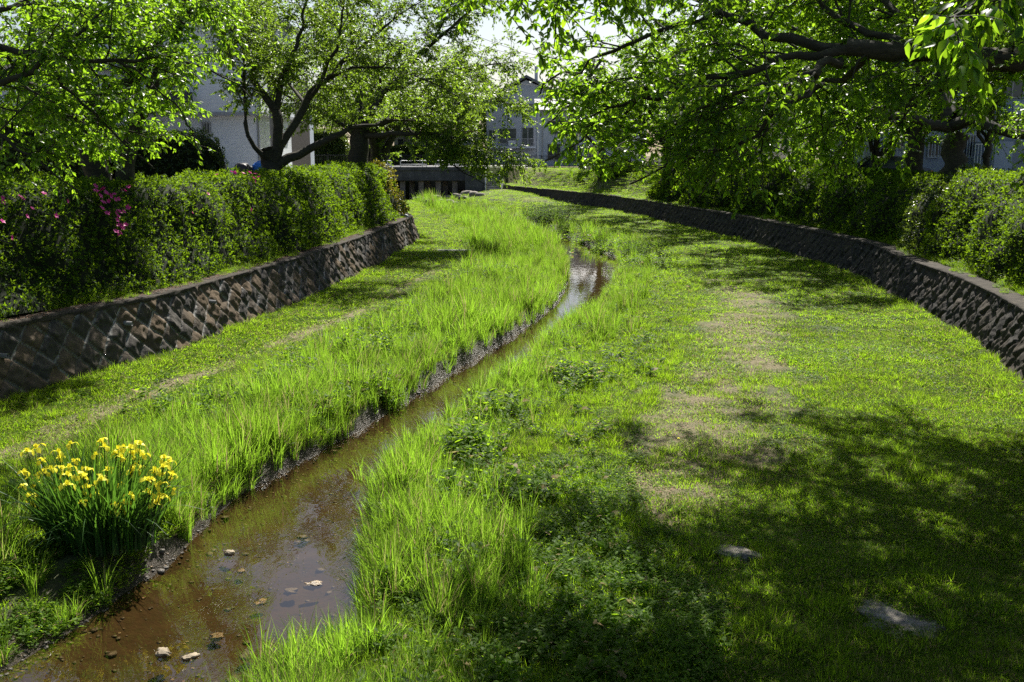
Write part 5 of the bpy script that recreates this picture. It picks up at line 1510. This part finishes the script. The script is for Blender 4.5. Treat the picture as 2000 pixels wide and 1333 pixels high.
# drain pipe at the end of the left wall
q = pd(790, 424, 48.5)
o = empty("drain_pipe", q, "grey bent pipe sticking out over the far end of the left wall", "pipe")
MB().tube([(q[0] - .5, q[1] + .2, q[2] + .05), (q[0] - .1, q[1], q[2] + .1), (q[0] + .15, q[1] - .1, q[2] + .02), (q[0] + .28, q[1] - .15, q[2] - .15)], .085, 10).build("pipe", M['steel'], o, smooth=True)
MB().tube([(q[0] - .12, q[1], q[2] + .06), (q[0] - .04, q[1], q[2] + .09)], .11, 10).build("collar", M['steel'], o, smooth=True)
# weep pipes in the left wall
for (u, v, lab) in [(6, 695, "grey drain pipe end poking from the left wall at the frame edge"), (250, 632, "grey drain pipe end in the left wall below the whitest mortar"), (415, 590, "small drain pipe end in the middle of the left wall")]:
    D_ = {6: 17.9, 250: 21.0, 415: 24.6}[u]
    # step along the ray to the wall face
    best = None
    for D in np.arange(12, 40, .02):
        p = pd(u, v, D)
        face = float(XL(D)) - 0.30 * (p[2] - float(gz(D)) - .05) + .08
        if p[0] < face: best = p; break
    if best is None: continue
    p = best
    MBo = MB().tube([(p[0] - .15, p[1], p[2] + .01), (p[0] + .09, p[1], p[2] - .01)], [.05, .05], 12, False)
    MBo.tube([(p[0] + .09, p[1], p[2] - .01), (p[0] + .088, p[1], p[2] - .01), (p[0] - .1, p[1], p[2])], [.05, .036, .036], 12, False)
    o = MBo.build("weep_pipe", M['concrete'], None, smooth=False, origin=p); tag(o, lab, "pipe", "drain pipe ends in the left wall")

# ------------------------------------------------------------------ buildings
def windowp(parent, x0, x1, y_, z0, z1, grille=False, lattice=False, sliding=True, mat='frame'):
    t = .06
    f = MB()
    f.box(x0 - t, x0, y_ - .08, y_ + .02, z0 - t, z1 + t); f.box(x1, x1 + t, y_ - .08, y_ + .02, z0 - t, z1 + t)
    f.box(x0, x1, y_ - .08, y_ + .02, z1, z1 + t); f.box(x0, x1, y_ - .1, y_ + .02, z0 - t, z0)
    if sliding: f.box((x0 + x1) / 2 - .03, (x0 + x1) / 2 + .03, y_ - .06, y_ - .002, z0, z1)
    w_ = f.build("window", M[mat], parent); w_["_org"] = list(parent.location)
    MB().box(x0, x1, y_ - .03, y_ - .01, z0, z1).build("pane", M['glass'], w_)
    if grille:
        g = MB(); n = max(3, int((x1 - x0 + .1) / .12))
        for i in range(n + 1):
            xx = x0 - .05 + (x1 - x0 + .1) * i / n
            g.box(xx - .012, xx + .012, y_ - .2, y_ - .17, z0 - .1, z1 + .1)
        for zz in (z0 - .1, z1 + .08): g.box(x0 - .09, x1 + .09, y_ - .21, y_ - .16, zz, zz + .03)
        g.build("grille", M['white_paint'] if grille == 'w' else M['frame'], w_)
    if lattice:
        g = MB(); W_, H_ = x1 - x0, z1 - z0; s_ = .22
        k = -int(H_ / s_)
        for i in range(-int(H_ / s_) - 1, int(W_ / s_) + 1):
            for sg in (1, -1):
                xa = x0 + i * s_
                pts = []
                a0, a1 = max(x0, xa), min(x1, xa + H_)
                if a1 - a0 < .05: continue
                za, zb = a0 - xa, a1 - xa
                if sg < 0: za, zb = H_ - za, H_ - zb
                g.tube([(a0, y_ - .15, z0 + za), (a1, y_ - .15, z0 + zb)], .012, 4, False)
        g.build("grille", M['frame'], w_)
    return w_
def railing(parent, x0, x1, y_, z0, z1, name="railing", mat='white_paint', gap=.13):
    g = MB(); n = int((x1 - x0) / gap)
    for i in range(n + 1):
        xx = x0 + (x1 - x0) * i / max(1, n); g.box(xx - .012, xx + .012, y_ - .012, y_ + .012, z0, z1)
    g.box(x0 - .02, x1 + .02, y_ - .025, y_ + .025, z1, z1 + .04); g.box(x0 - .02, x1 + .02, y_ - .02, y_ + .02, z0 - .03, z0)
    return g.build(name, M[mat], parent)
def zat(v, D): return pd(1000, v, D)[2]
def xat(u, v, D): return pd(u, v, D)[0]

# pale house on the left
D = 52.0
b = empty("house", (-17, D + 3, 0), "pale house with dark balcony panel behind the left trees, ground floor set back", "house")
xr, xl = xat(512, 250, D), -24.0
mb = MB(); mb.box(xl, xr, D, D + 8, zat(222, D), 8.3); mb.build("wall", M['siding_white'], b)
mb = MB(); mb.box(xl + .05, xr - .25, D + .55, D + 7.9, -.3, zat(222, D) - .003); mb.build("ground_floor_wall", M['siding_white'], b)
mb = MB(); mb.box(xl - .1, xr + .06, D - .06, D + 8.1, zat(222, D) - .10, zat(222, D) + .06); mb.build("belt_trim", M['stucco_grey'], b)
mb = MB(); mb.box(xl - .5, xr + .5, D - .5, D + 8.5, 8.3, 8.5); mb.build("roof", M['roof'], b)
x0_, x1_ = xat(303, 200, D - .9), xat(366, 200, D - .9)
bal = MB(); bal.box(x0_, x1_, D - .95, D - .88, zat(218, D), zat(181, D)); bal.box(x1_ - .07, x1_, D - .875, D - .01, zat(218, D), zat(181, D)); bal.box(x0_, x0_ + .07, D - .875, D - .01, zat(218, D), zat(181, D))
bo = bal.build("balcony", M['dark_panel'], b); bo["_org"] = list(b.location)
MB().box(x0_ - .04, x1_ + .04, D - 1.0, D - .83, zat(181, D), zat(178, D)).build("handrail", M['frame'], bo)
MB().box(x0_, x1_ - .075, D - .87, D - .01, zat(218, D), zat(218, D) + .1).build("floor_slab", M['stucco_grey'], bo)
windowp(b, xat(318, 140, D), xat(356, 140, D), D, zat(176, D), zat(118, D))
windowp(b, xat(397, 250, D + .5), xat(409, 250, D + .5), D + .55, zat(260, D), zat(241, D), grille=True, sliding=False)
windowp(b, xat(430, 90, D), xat(462, 90, D), D, zat(110, D), zat(72, D))
windowp(b, xat(230, 120, D), xat(275, 120, D), D, zat(165, D), zat(110, D))
MB().tube([(xr - .35, D + .5, -.1), (xr - .35, D + .5, zat(222, D) - .1)], .05, 8).build("downpipe", M['frame'], b)
MB().tube([(xr - .12, D - .06, zat(222, D) + .1), (xr - .12, D - .06, 8.2)], .05, 8).build("downpipe", M['frame'], b)

# dark brown block behind the pole
D = 61.0
b = empty("house", (-14, D + 2, 0), "dark brown block with roof terrace behind the utility pole", "house")
x0_, x1_ = xat(506, 170, D), xat(556, 170, D)
MB().box(x0_, x1_, D, D + 7, -.3, zat(145, D)).build("wall", M['brown_panel'], b)
mb = MB(); mb.box(x0_ - .1, x1_ + .1, D - .1, D + 7.1, zat(145, D), zat(140, D)); mb.build("roof_edge", M['white_paint'], b)
railing(b, x0_, x1_, D, zat(139, D), zat(127, D), mat='frame')
windowp(b, xat(515, 170, D), xat(528, 170, D), D, zat(195, D), zat(170, D))
mb = MB(); mb.box(x0_ + .2, x1_ - .3, D + 3, D + 6, zat(140, D) + .002, zat(120, D)); mb.build("roof_room", M['stucco'], b)
# small gabled house right of it
D = 66.0
b = empty("house", (-14, D + 2, 0), "small white gable end peeping between the tree trunk and the pole", "house")
xa, xb_ = xat(545, 180, D), xat(574, 180, D)
MB().prism([(xa, -.3), (xb_, -.3), (xb_, zat(188, D)), (xa, zat(160, D))], 'y', D, D + 6).build("wall", M['stucco'], b)
MB().prism([(xa, zat(160, D) + .01), (xb_ + .25, zat(190, D) + .01), (xb_ + .25, zat(190, D) + .16), (xa, zat(160, D) + .18)], 'y', D - .3, D + 6.2).build("roof", M['roof'], b)
windowp(b, xa + .2, xa + .8, D, 3.0, 4.0)

# far left building with ribbed cladding
D = 46.0
b = empty("house", (-21, D + 3, 0), "ribbed white clad house behind the near boughs at the left edge", "house")
MB().box(-30, xat(150, 180, D), D, D + 7, -.3, zat(125, D)).build("wall", M['siding_v'], b)
MB().box(-30.3, xat(152, 180, D) + .2, D - .4, D + 7.3, zat(125, D), zat(120, D)).build("roof", M['roof'], b)
mb = MB(); mb.box(-30, xat(140, 200, D), D - 1.3, D - .003, zat(212, D), zat(206, D)); bo = mb.build("balcony", M['stucco'], b); bo["_org"] = list(b.location)
railing(bo, -28, xat(140, 200, D), D - 1.25, zat(206, D) + .05, zat(182, D), name="railing")
windowp(b, xat(40, 170, D), xat(90, 170, D), D, zat(200, D), zat(150, D))
windowp(b, xat(20, 270, D), xat(90, 270, D), D, zat(300, D), zat(245, D))
windowp(b, xat(102, 170, D), xat(130, 170, D), D, zat(195, D), zat(155, D))

# gabled house in the middle, past the bridge
D = 128.0
b = empty("house", (2, D + 5, 0), "grey gabled house beyond the bridge in the middle of the view", "house")
xa, xm, xb_ = xat(944, 192, D), xat(1028, 152, D), xat(1112, 200, D)
ze, zm = zat(196, D), zat(152, D)
MB().prism([(xa + .4, -.3), (xb_ - .4, -.3), (xb_ - .4, ze), (xm, zm - .3), (xa + .4, ze)], 'y', D, D + 12).build("wall", M['siding_grey'], b)
r_ = MB(); r_.prism([(xa - .1, ze - .15), (xm, zm - .02), (xm, zm + .28), (xa - .2, ze + .12)], 'y', D - .8, D + 12.5); r_.prism([(xm + .004, zm - .02), (xb_ + .1, ze - .15), (xb_ + .2, ze + .12), (xm + .004, zm + .28)], 'y', D - .8, D + 12.5)
ro = r_.build("roof", M['roof'], b); ro["_org"] = list(b.location)
MB().tube([(xm + 1.3, D + 3, zm - .6), (xm + 1.3, D + 3, zm + 1.6)], .22, 10).build("chimney", M['steel'], ro)
windowp(b, xat(989, 212, D), xat(1012, 212, D), D, zat(222, D), zat(206, D)); windowp(b, xat(1021, 212, D), xat(1042, 212, D), D, zat(222, D), zat(204, D))
windowp(b, xat(1020, 260, D), xat(1042, 260, D), D, zat(285, D), zat(250, D)); windowp(b, xat(975, 260, D), xat(1008, 260, D), D, zat(280, D), zat(252, D))
mb = MB(); mb.box(xat(960, 290, D), xat(1046, 290, D), D - 1.4, D - .003, zat(290, D), zat(287, D)); bo = mb.build("balcony", M['stucco'], b); bo["_org"] = list(b.location)
railing(bo, xat(960, 290, D), xat(1046, 290, D), D - 1.35, zat(287, D) + .05, zat(272, D), mat='frame')
windowp(b, xat(955, 262, D), xat(968, 262, D), D, zat(275, D), zat(255, D))

for (ax_, az_) in ((xat(1000, 290, D), zat(286, D)), (xat(1060, 300, D), .05)):
    ac = MB(); ac.box(ax_ - .45, ax_ + .45, D - .5, D - .12, az_, az_ + .7); ac.build("air_conditioner", M['white_paint'], b, bevel=.03)
MB().tube([(xat(1050, 280, D), D - .1, 0), (xat(1050, 280, D), D - .1, ze - .2)], .07, 6).build("downpipe", M['frame'], b)
# white house right of it
D = 112.0
b = empty("house", (7.5, D + 4, 0), "bluish white flat fronted house behind the black fence", "house")
xa, xb_ = xat(1052, 260, D), xat(1262, 260, D)
MB().box(xa, xb_, D, D + 8, -.3, zat(215, D)).build("wall", M['stucco'], b)
MB().prism([(D - .5, zat(215, D)), (D + 8.5, zat(215, D)), (D + 4, zat(190, D))], 'x', xa - .4, xb_ + .4).build("roof", M['roof'], b)
for u0, u1, v0, v1 in [(1075, 1100, 262, 238), (1128, 1150, 262, 238), (1165, 1190, 262, 238), (1070, 1094, 312, 282), (1110, 1124, 316, 282), (1150, 1180, 308, 285), (1210, 1240, 262, 238)]:
    windowp(b, xat(u0, v0, D), xat(u1, v0, D), D, zat(v0, D), zat(v1, D))

for xx_ in (xa + .4, xat(1104, 260, D), xb_ - .4): MB().tube([(xx_, D - .1, 0), (xx_, D - .1, zat(215, D) - .1)], .06, 6).build("downpipe", M['frame'], b)
for ax_ in (xat(1135, 300, D), xat(1200, 300, D)): MB().box(ax_ - .42, ax_ + .42, D - .5, D - .12, .05, .75).build("air_conditioner", M['white_paint'], b, bevel=.03)
# brick-orange planting wall across the road, left of the gabled house
D = 124.0
b = empty("house", (-11, D + 4, 0), "low glass fronted house with orange eaves behind the white bridge rails", "house")
xa, xb_ = xat(770, 290, D), xat(925, 290, D)
MB().box(xa, xb_, D, D + 7, -.2, zat(262, D)).build("wall", M['stucco_grey'], b)
MB().box(xa - .5, xb_ + .5, D - .7, D + 7.4, zat(262, D), zat(256, D)).build("roof", M['brown_slat'], b)
for u0, u1 in [(778, 800), (806, 828), (856, 876), (880, 900)]:
    windowp(b, xat(u0, 290, D), xat(u1, 290, D), D, .15, zat(272, D))

# beige building on the right
D = 62.0
b = empty("building", (17, D + 4, 0), "beige panelled building with lattice window behind the right hedge", "building")
xa, xb_ = xat(1452, 280, D), xat(1575, 280, D)
MB().box(xa, xb_, D, D + 9, -.3, zat(170, D)).build("wall", M['siding_beige'], b)
MB().box(xa - .2, xb_ + .2, D - .2, D + 9.2, zat(170, D), zat(164, D)).build("roof", M['roof'], b)
windowp(b, xat(1500, 280, D), xat(1521, 280, D), D, zat(297, D), zat(268, D), lattice=True)
windowp(b, xat(1500, 220, D), xat(1530, 220, D), D, zat(235, D), zat(208, D))
MB().tube([(xat(1478, 290, D), D - .1, 0), (xat(1478, 290, D), D - .1, zat(175, D))], .09, 8).build("downpipe", M['black_metal'], b)
D = 66.0
b = empty("building", (14.5, D + 4, 0), "low beige building with brown slatted gate behind the right hedge", "building")
xa, xb_ = xat(1345, 280, D), xat(1450, 280, D)
MB().box(xa, xb_, D, D + 8, -.3, zat(215, D)).build("wall", M['siding_beige'], b)
MB().box(xa - .3, xb_ + .3, D - .4, D + 8.2, zat(215, D), zat(210, D)).build("roof", M['roof'], b)
windowp(b, xat(1362, 270, D), xat(1390, 270, D), D, zat(285, D), zat(255, D))
D = 64.0
g = empty("slat_gate", (xat(1424, 300, D), D, 0), "brown wooden slatted gate behind the hedge beside the beige wall", "gate")
xa, xb_ = xat(1405, 300, D), xat(1443, 300, D)
mb = MB()
for k in range(9): mb.box(xa, xb_, D - .02, D + .02, .1 + k * .2, .23 + k * .2)
mb.build("slats", M['brown_slat'], g)
for xx in (xa, (xa + xb_) / 2, xb_): MB().box(xx - .04, xx + .04, D + .022, D + .10, 0, 1.95).build("post", M['brown_slat'], g)

# apartment block on the right
D = 47.0
b = empty("apartment_building", (23, D + 4, 0), "pale apartment block with barred windows and balconies at the right edge", "building")
xa = xat(1716, 280, D)
MB().box(xa, 36, D, D + 9, -.3, 12.0).build("wall", M['stucco'], b)
MB().box(xa - .3, 36.3, D - .3, D + 9.3, 12.0, 12.25).build("roof", M['roof'], b)
windowp(b, xat(1813, 290, D), xat(1834, 290, D), D, zat(304, D), zat(276, D), grille='w')
windowp(b, xat(1877, 285, D), xat(1904, 285, D), D, zat(304, D), zat(267, D), grille='w')
windowp(b, xat(1740, 270, D), xat(1764, 270, D), D, zat(290, D), zat(262, D))
for u0, u1, v0, v1 in [(1740, 1775, 200, 165), (1812, 1840, 200, 165), (1880, 1925, 200, 160), (1955, 1995, 190, 150), (1740, 1775, 100, 60), (1812, 1845, 100, 60), (1880, 1925, 100, 60), (1955, 1995, 95, 50), (2020, 2060, 190, 150), (2020, 2060, 95, 50)]:
    windowp(b, xat(u0, v0, D), xat(u1, v0, D), D, zat(v0, D), zat(v1, D), grille=False)
for v0, v1 in [(202, 182), (102, 82)]:
    xq0, xq1 = xat(1872, v0, D - 1), xat(1945, v0, D - 1)
    mb = MB(); mb.box(xq0, xq1, D - 1.2, D - .003, zat(v0 + 6, D), zat(v0, D)); bo = mb.build("balcony", M['stucco'], b); bo["_org"] = list(b.location)
    railing(bo, xq0, xq1, D - 1.15, zat(v0, D) + .03, zat(v1, D), gap=.11)
for v0, v1 in [(226, 204), (128, 106)]:
    mb = MB(); mb.box(xat(1974, v0, D - 1.4), 36, D - 1.6, D - 1.45, zat(v0, D), zat(v1, D)); mb.box(xat(1974, v0, D - 1.4), 36, D - 1.448, D - .003, zat(v0, D), zat(v0, D) + .15)
    mb.build("balcony", M['stucco'], b)
MB().tube([(xat(1990, 250, D - 1.3), D - 1.35, 0), (xat(1990, 250, D - 1.3), D - 1.35, zat(226, D))], .07, 8).build("downpipe", M['white_paint'], b)
# porch walls
pw = MB(); pw.box(xat(1938, 300, D - 2), xat(1974, 300, D - 2), D - 2.2, D - .004, -.2, zat(277, D - 2)); pw.build("porch_wall", M['stucco'], b, bevel=.01)
pw = MB(); pw.box(xat(1976, 300, D - 1.6), 33, D - 1.7, D - 1.61, -.2, zat(277, D - 2) - .02); pw.build("porch_wall", M['stucco_grey'], b, bevel=.01)
pw = MB(); pw.box(xat(1719, 300, D - 2), xat(1743, 300, D - 2), D - 2.2, D - .004, -.2, zat(282, D - 2)); pw.build("porch_wall", M['stucco'], b, bevel=.01)
railing(b, xat(1902, 300, D - 2), xat(1937, 300, D - 2), D - 2.1, .3, zat(283, D - 2), name="gate")
railing(b, xat(1744, 300, D - 2), xat(1762, 300, D - 2), D - 2.1, .3, zat(288, D - 2), name="gate")

# utility pole
up_ = pd(537, 300, 48)
o = empty("utility_pole", (up_[0], 48, 0), "grey concrete utility pole beside the pale house on the left", "pole")
MB().tube([(up_[0], 48, -.2), (up_[0], 48, 6), (up_[0], 48, 12.5)], [.2, .17, .13], 14).build("post", M['concrete'], o, smooth=True)
for z_ in (5.2, 5.45, 8.3): MB().tube([(up_[0], 48, z_), (up_[0], 48, z_ + .07)], .19, 14).build("band", M['steel'], o, smooth=True)
for i, z_ in enumerate(np.arange(2.0, 11, .45)):
    s_ = 1 if i % 2 else -1
    MB().tube([(up_[0] + s_ * .1, 48, z_), (up_[0] + s_ * .34, 48, z_)], .012, 5).build("step_bolt", M['steel'], o)
MB().box(up_[0] - .9, up_[0] + .9, 47.78, 47.86, 10.8, 10.9).build("crossarm", M['steel'], o)

for i, (dx_, z0_, z1_) in enumerate([(-.8, 10.9, 11.2), (.8, 10.9, 11.2), (0.0, 8.4, 8.8)]):
    P = [(up_[0] + dx_ + (.9 + 18 * t), 48 - .1 + 62 * t, z0_ + (z1_ - z0_) * t - 1.6 * 4 * t * (1 - t)) for t in np.linspace(0, 1, 16)]
    o = MB().tube(P, .016, 4).build("power_line", M['black_metal'], None, origin=P[0])
    tag(o, ["upper left black power line running from the utility pole toward the gabled house", "upper right black power line running from the utility pole toward the gabled house", "lowest black power line running from the utility pole toward the gabled house"][i], "cable", "power lines from the utility pole")
# covered things by the pale house
def lump_thing(name, label, cat, cx, cy, sx, sy, sz, seed, mat):
    import bmesh
    bm = bmesh.new(); bmesh.ops.create_icosphere(bm, subdivisions=4, radius=1)
    V = np.array([v.co[:] for v in bm.verts])
    V = np.sign(V) * np.abs(V) ** .65
    n1 = fbm(V[:, 0] * 2 + V[:, 1] * 2, V[:, 2] * 2.5, seed, 4) - .5
    V = V * (1 + n1[:, None] * .45)
    V[:, 2] = (V[:, 2] + 1) / 2
    V *= np.array([sx, sy, sz]); V[:, 2] = np.maximum(V[:, 2], -.02)
    for v, c in zip(bm.verts, V): v.co = c
    me = bpy.data.meshes.new(name); bm.to_mesh(me); bm.free(); me.materials.append(M[mat]); me.polygons.foreach_set("use_smooth", np.ones(len(me.polygons), bool))
    o = link(name, me, None, (cx, cy, 0)); tag(o, label, cat); return o
px_, py_, _ = pd(476, 340, 46)
lump_thing("covered_bicycle", "bicycle under a black cover against the pale house wall", "bicycle cover", px_, py_, .42, .35, 1.05, 3, 'black_cover')
px_, py_, _ = pd(506, 330, 46.5)
lump_thing("blue_tarp_bundle", "blue plastic sheet bundle beside the black covered bicycle", "tarp", px_, py_, .3, .3, 1.15, 5, 'blue_tarp')

# ------------------------------------------------------------------ cars
def car(label, loc, rz, paint, length=4.3, width=1.7, height=1.42):
    o = empty("parked_car", loc, label, "car", "cars parked beyond the right hedge"); o.rotation_euler = (0, 0, rz)
    L, W_ = length / 2, width / 2
    secs = [  # x, half width, bottom z, shoulder z
        (-L, W_ * .80, .34, .62), (-L + .12, W_ * .92, .24, .82), (-L + .6, W_ * .98, .2, .90), (-.9, W_, .2, .93), (0, W_, .2, .92), (.9, W_, .2, .90), (L - .9, W_ * .98, .2, .84), (L - .25, W_ * .9, .24, .70), (L, W_ * .76, .34, .52)]
    V, F = [], []
    for x_, w_, zb, zt in secs:
        V += [(x_, -w_ * .92, zb), (x_, -w_, (zb + zt) / 2), (x_, -w_ * .93, zt), (x_, -w_ * .5, zt + .035), (x_, w_ * .5, zt + .035), (x_, w_ * .93, zt), (x_, w_, (zb + zt) / 2), (x_, w_ * .92, zb)]
    k = 8
    for i in range(len(secs) - 1):
        for j in range(k):
            F.append((i * k + j, i * k + (j + 1) % k, (i + 1) * k + (j + 1) % k, (i + 1) * k + j))
    F.append(tuple(range(k))[::-1]); F.append(tuple(range((len(secs) - 1) * k, len(secs) * k)))
    def put(nm, V, F, mat, bev=0, sm=False):
        me = bpy.data.meshes.new(nm); me.from_pydata(V, [], F); me.materials.append(M[mat])
        import bmesh
        bm = bmesh.new(); bm.from_mesh(me); bmesh.ops.recalc_face_normals(bm, faces=bm.faces)
        if bev: bmesh.ops.bevel(bm, geom=bm.edges[:], offset=bev, segments=2, affect='EDGES', clamp_overlap=True)
        bm.to_mesh(me); bm.free()
        if sm: me.polygons.foreach_set("use_smooth", np.ones(len(me.polygons), bool))
        return link(nm, me, o)
    put("body", V, F, paint, .02, True)
    # cabin: glass house with roof
    h = height; cs = [(-L + .55, .9, W_ * .86), (-L + 1.15, h - .06, W_ * .70), (-.35, h, W_ * .72), (.45, h - .04, W_ * .71), (L - 1.15, .88, W_ * .86)]
    V = []; F = []
    for x_, z_, w_ in cs: V += [(x_, -w_, z_), (x_, w_, z_)]
    V += [(cs[1][0] + .2, -W_ * .86, .9), (cs[1][0] + .2, W_ * .86, .9), (cs[3][0], -W_ * .86, .9), (cs[3][0], W_ * .86, .9)]
    F = [(0, 1, 3, 2), (6, 7, 9, 8), (0, 2, 10), (1, 11, 3), (2, 4, 6, 12, 10), (3, 11, 13, 7, 5), (6, 8, 12), (7, 13, 9), (2, 3, 5, 4), (4, 5, 7, 6)]
    put("windows", V, F, 'glass')
    rf = []
    for (x_, z_, w_) in cs[1:4]: rf += [(x_, -w_ - .01, z_ + .01), (x_, w_ + .01, z_ + .01), (x_, -w_ - .01, z_ + .05), (x_, w_ + .01, z_ + .05)]
    F = []
    for i in range(2):
        a = i * 4; F += [(a, a + 1, a + 5, a + 4), (a + 2, a + 6, a + 7, a + 3), (a, a + 4, a + 6, a + 2), (a + 1, a + 3, a + 7, a + 5)]
    F += [(0, 2, 3, 1), (8, 9, 11, 10)]
    put("roof", rf, F, paint, .01)
    pil = MB()
    for s_ in (-1, 1):
        for a, c_ in ((0, 1), (3, 4)):
            pil.tube([(cs[a][0], s_ * cs[a][2], cs[a][1]), (cs[c_][0], s_ * cs[c_][2], cs[c_][1])], .035, 6)
        pil.tube([(.1, s_ * W_ * .73, h - .02), (.15, s_ * W_ * .87, .9)], .03, 6)
    po = pil.build("pillars", M[paint], None); po.parent = o
    for x_ in (-L + .78, L - .82):
        for s_ in (-1, 1):
            wh = MB().tube([(x_, s_ * (W_ - .19), .31), (x_, s_ * (W_ + .012), .31)], .31, 20).build("wheel", M['rubber'], None); wh.parent = o
            rm = MB().tube([(x_, s_ * (W_ + .012), .31), (x_, s_ * (W_ + .02), .31)], [.19, .17], 16).build("rim", M['chrome'], None); rm.parent = wh
    for s_ in (-1, 1):
        MB_ = MB().box(-L + .03, -L + .13, s_ * W_ * .72 - .12, s_ * W_ * .72 + .12, .62, .78).build("tail_lamp", M['tail'], None); MB_.parent = o
        MB_ = MB().box(L - .2, L - .06, s_ * W_ * .66 - .14, s_ * W_ * .66 + .14, .53, .66).build("headlight", M['glass'], None); MB_.parent = o
        MB_ = MB().box(.55, .68, s_ * W_ * .98 - .09, s_ * W_ * .98 + .09, .93, 1.06).build("mirror", M[paint], None); MB_.parent = o
    return o
p = pd(1722, 320, 44.5)
car("black car parked beyond the right hedge beside the apartment porch", (p[0], 44.8, 0), R(172), 'car_black', height=1.36)
p = pd(1640, 320, 52)
car("dark blue car parked farther back behind the straight cherry trunk", (p[0], 52, 0), R(200), 'car_blue')
p = pd(2045, 330, 40)
car("white car whose nose shows at the right edge above the hedge", (p[0], 38.5, 0), R(185), 'car_white')

print("objects:", len(bpy.data.objects))
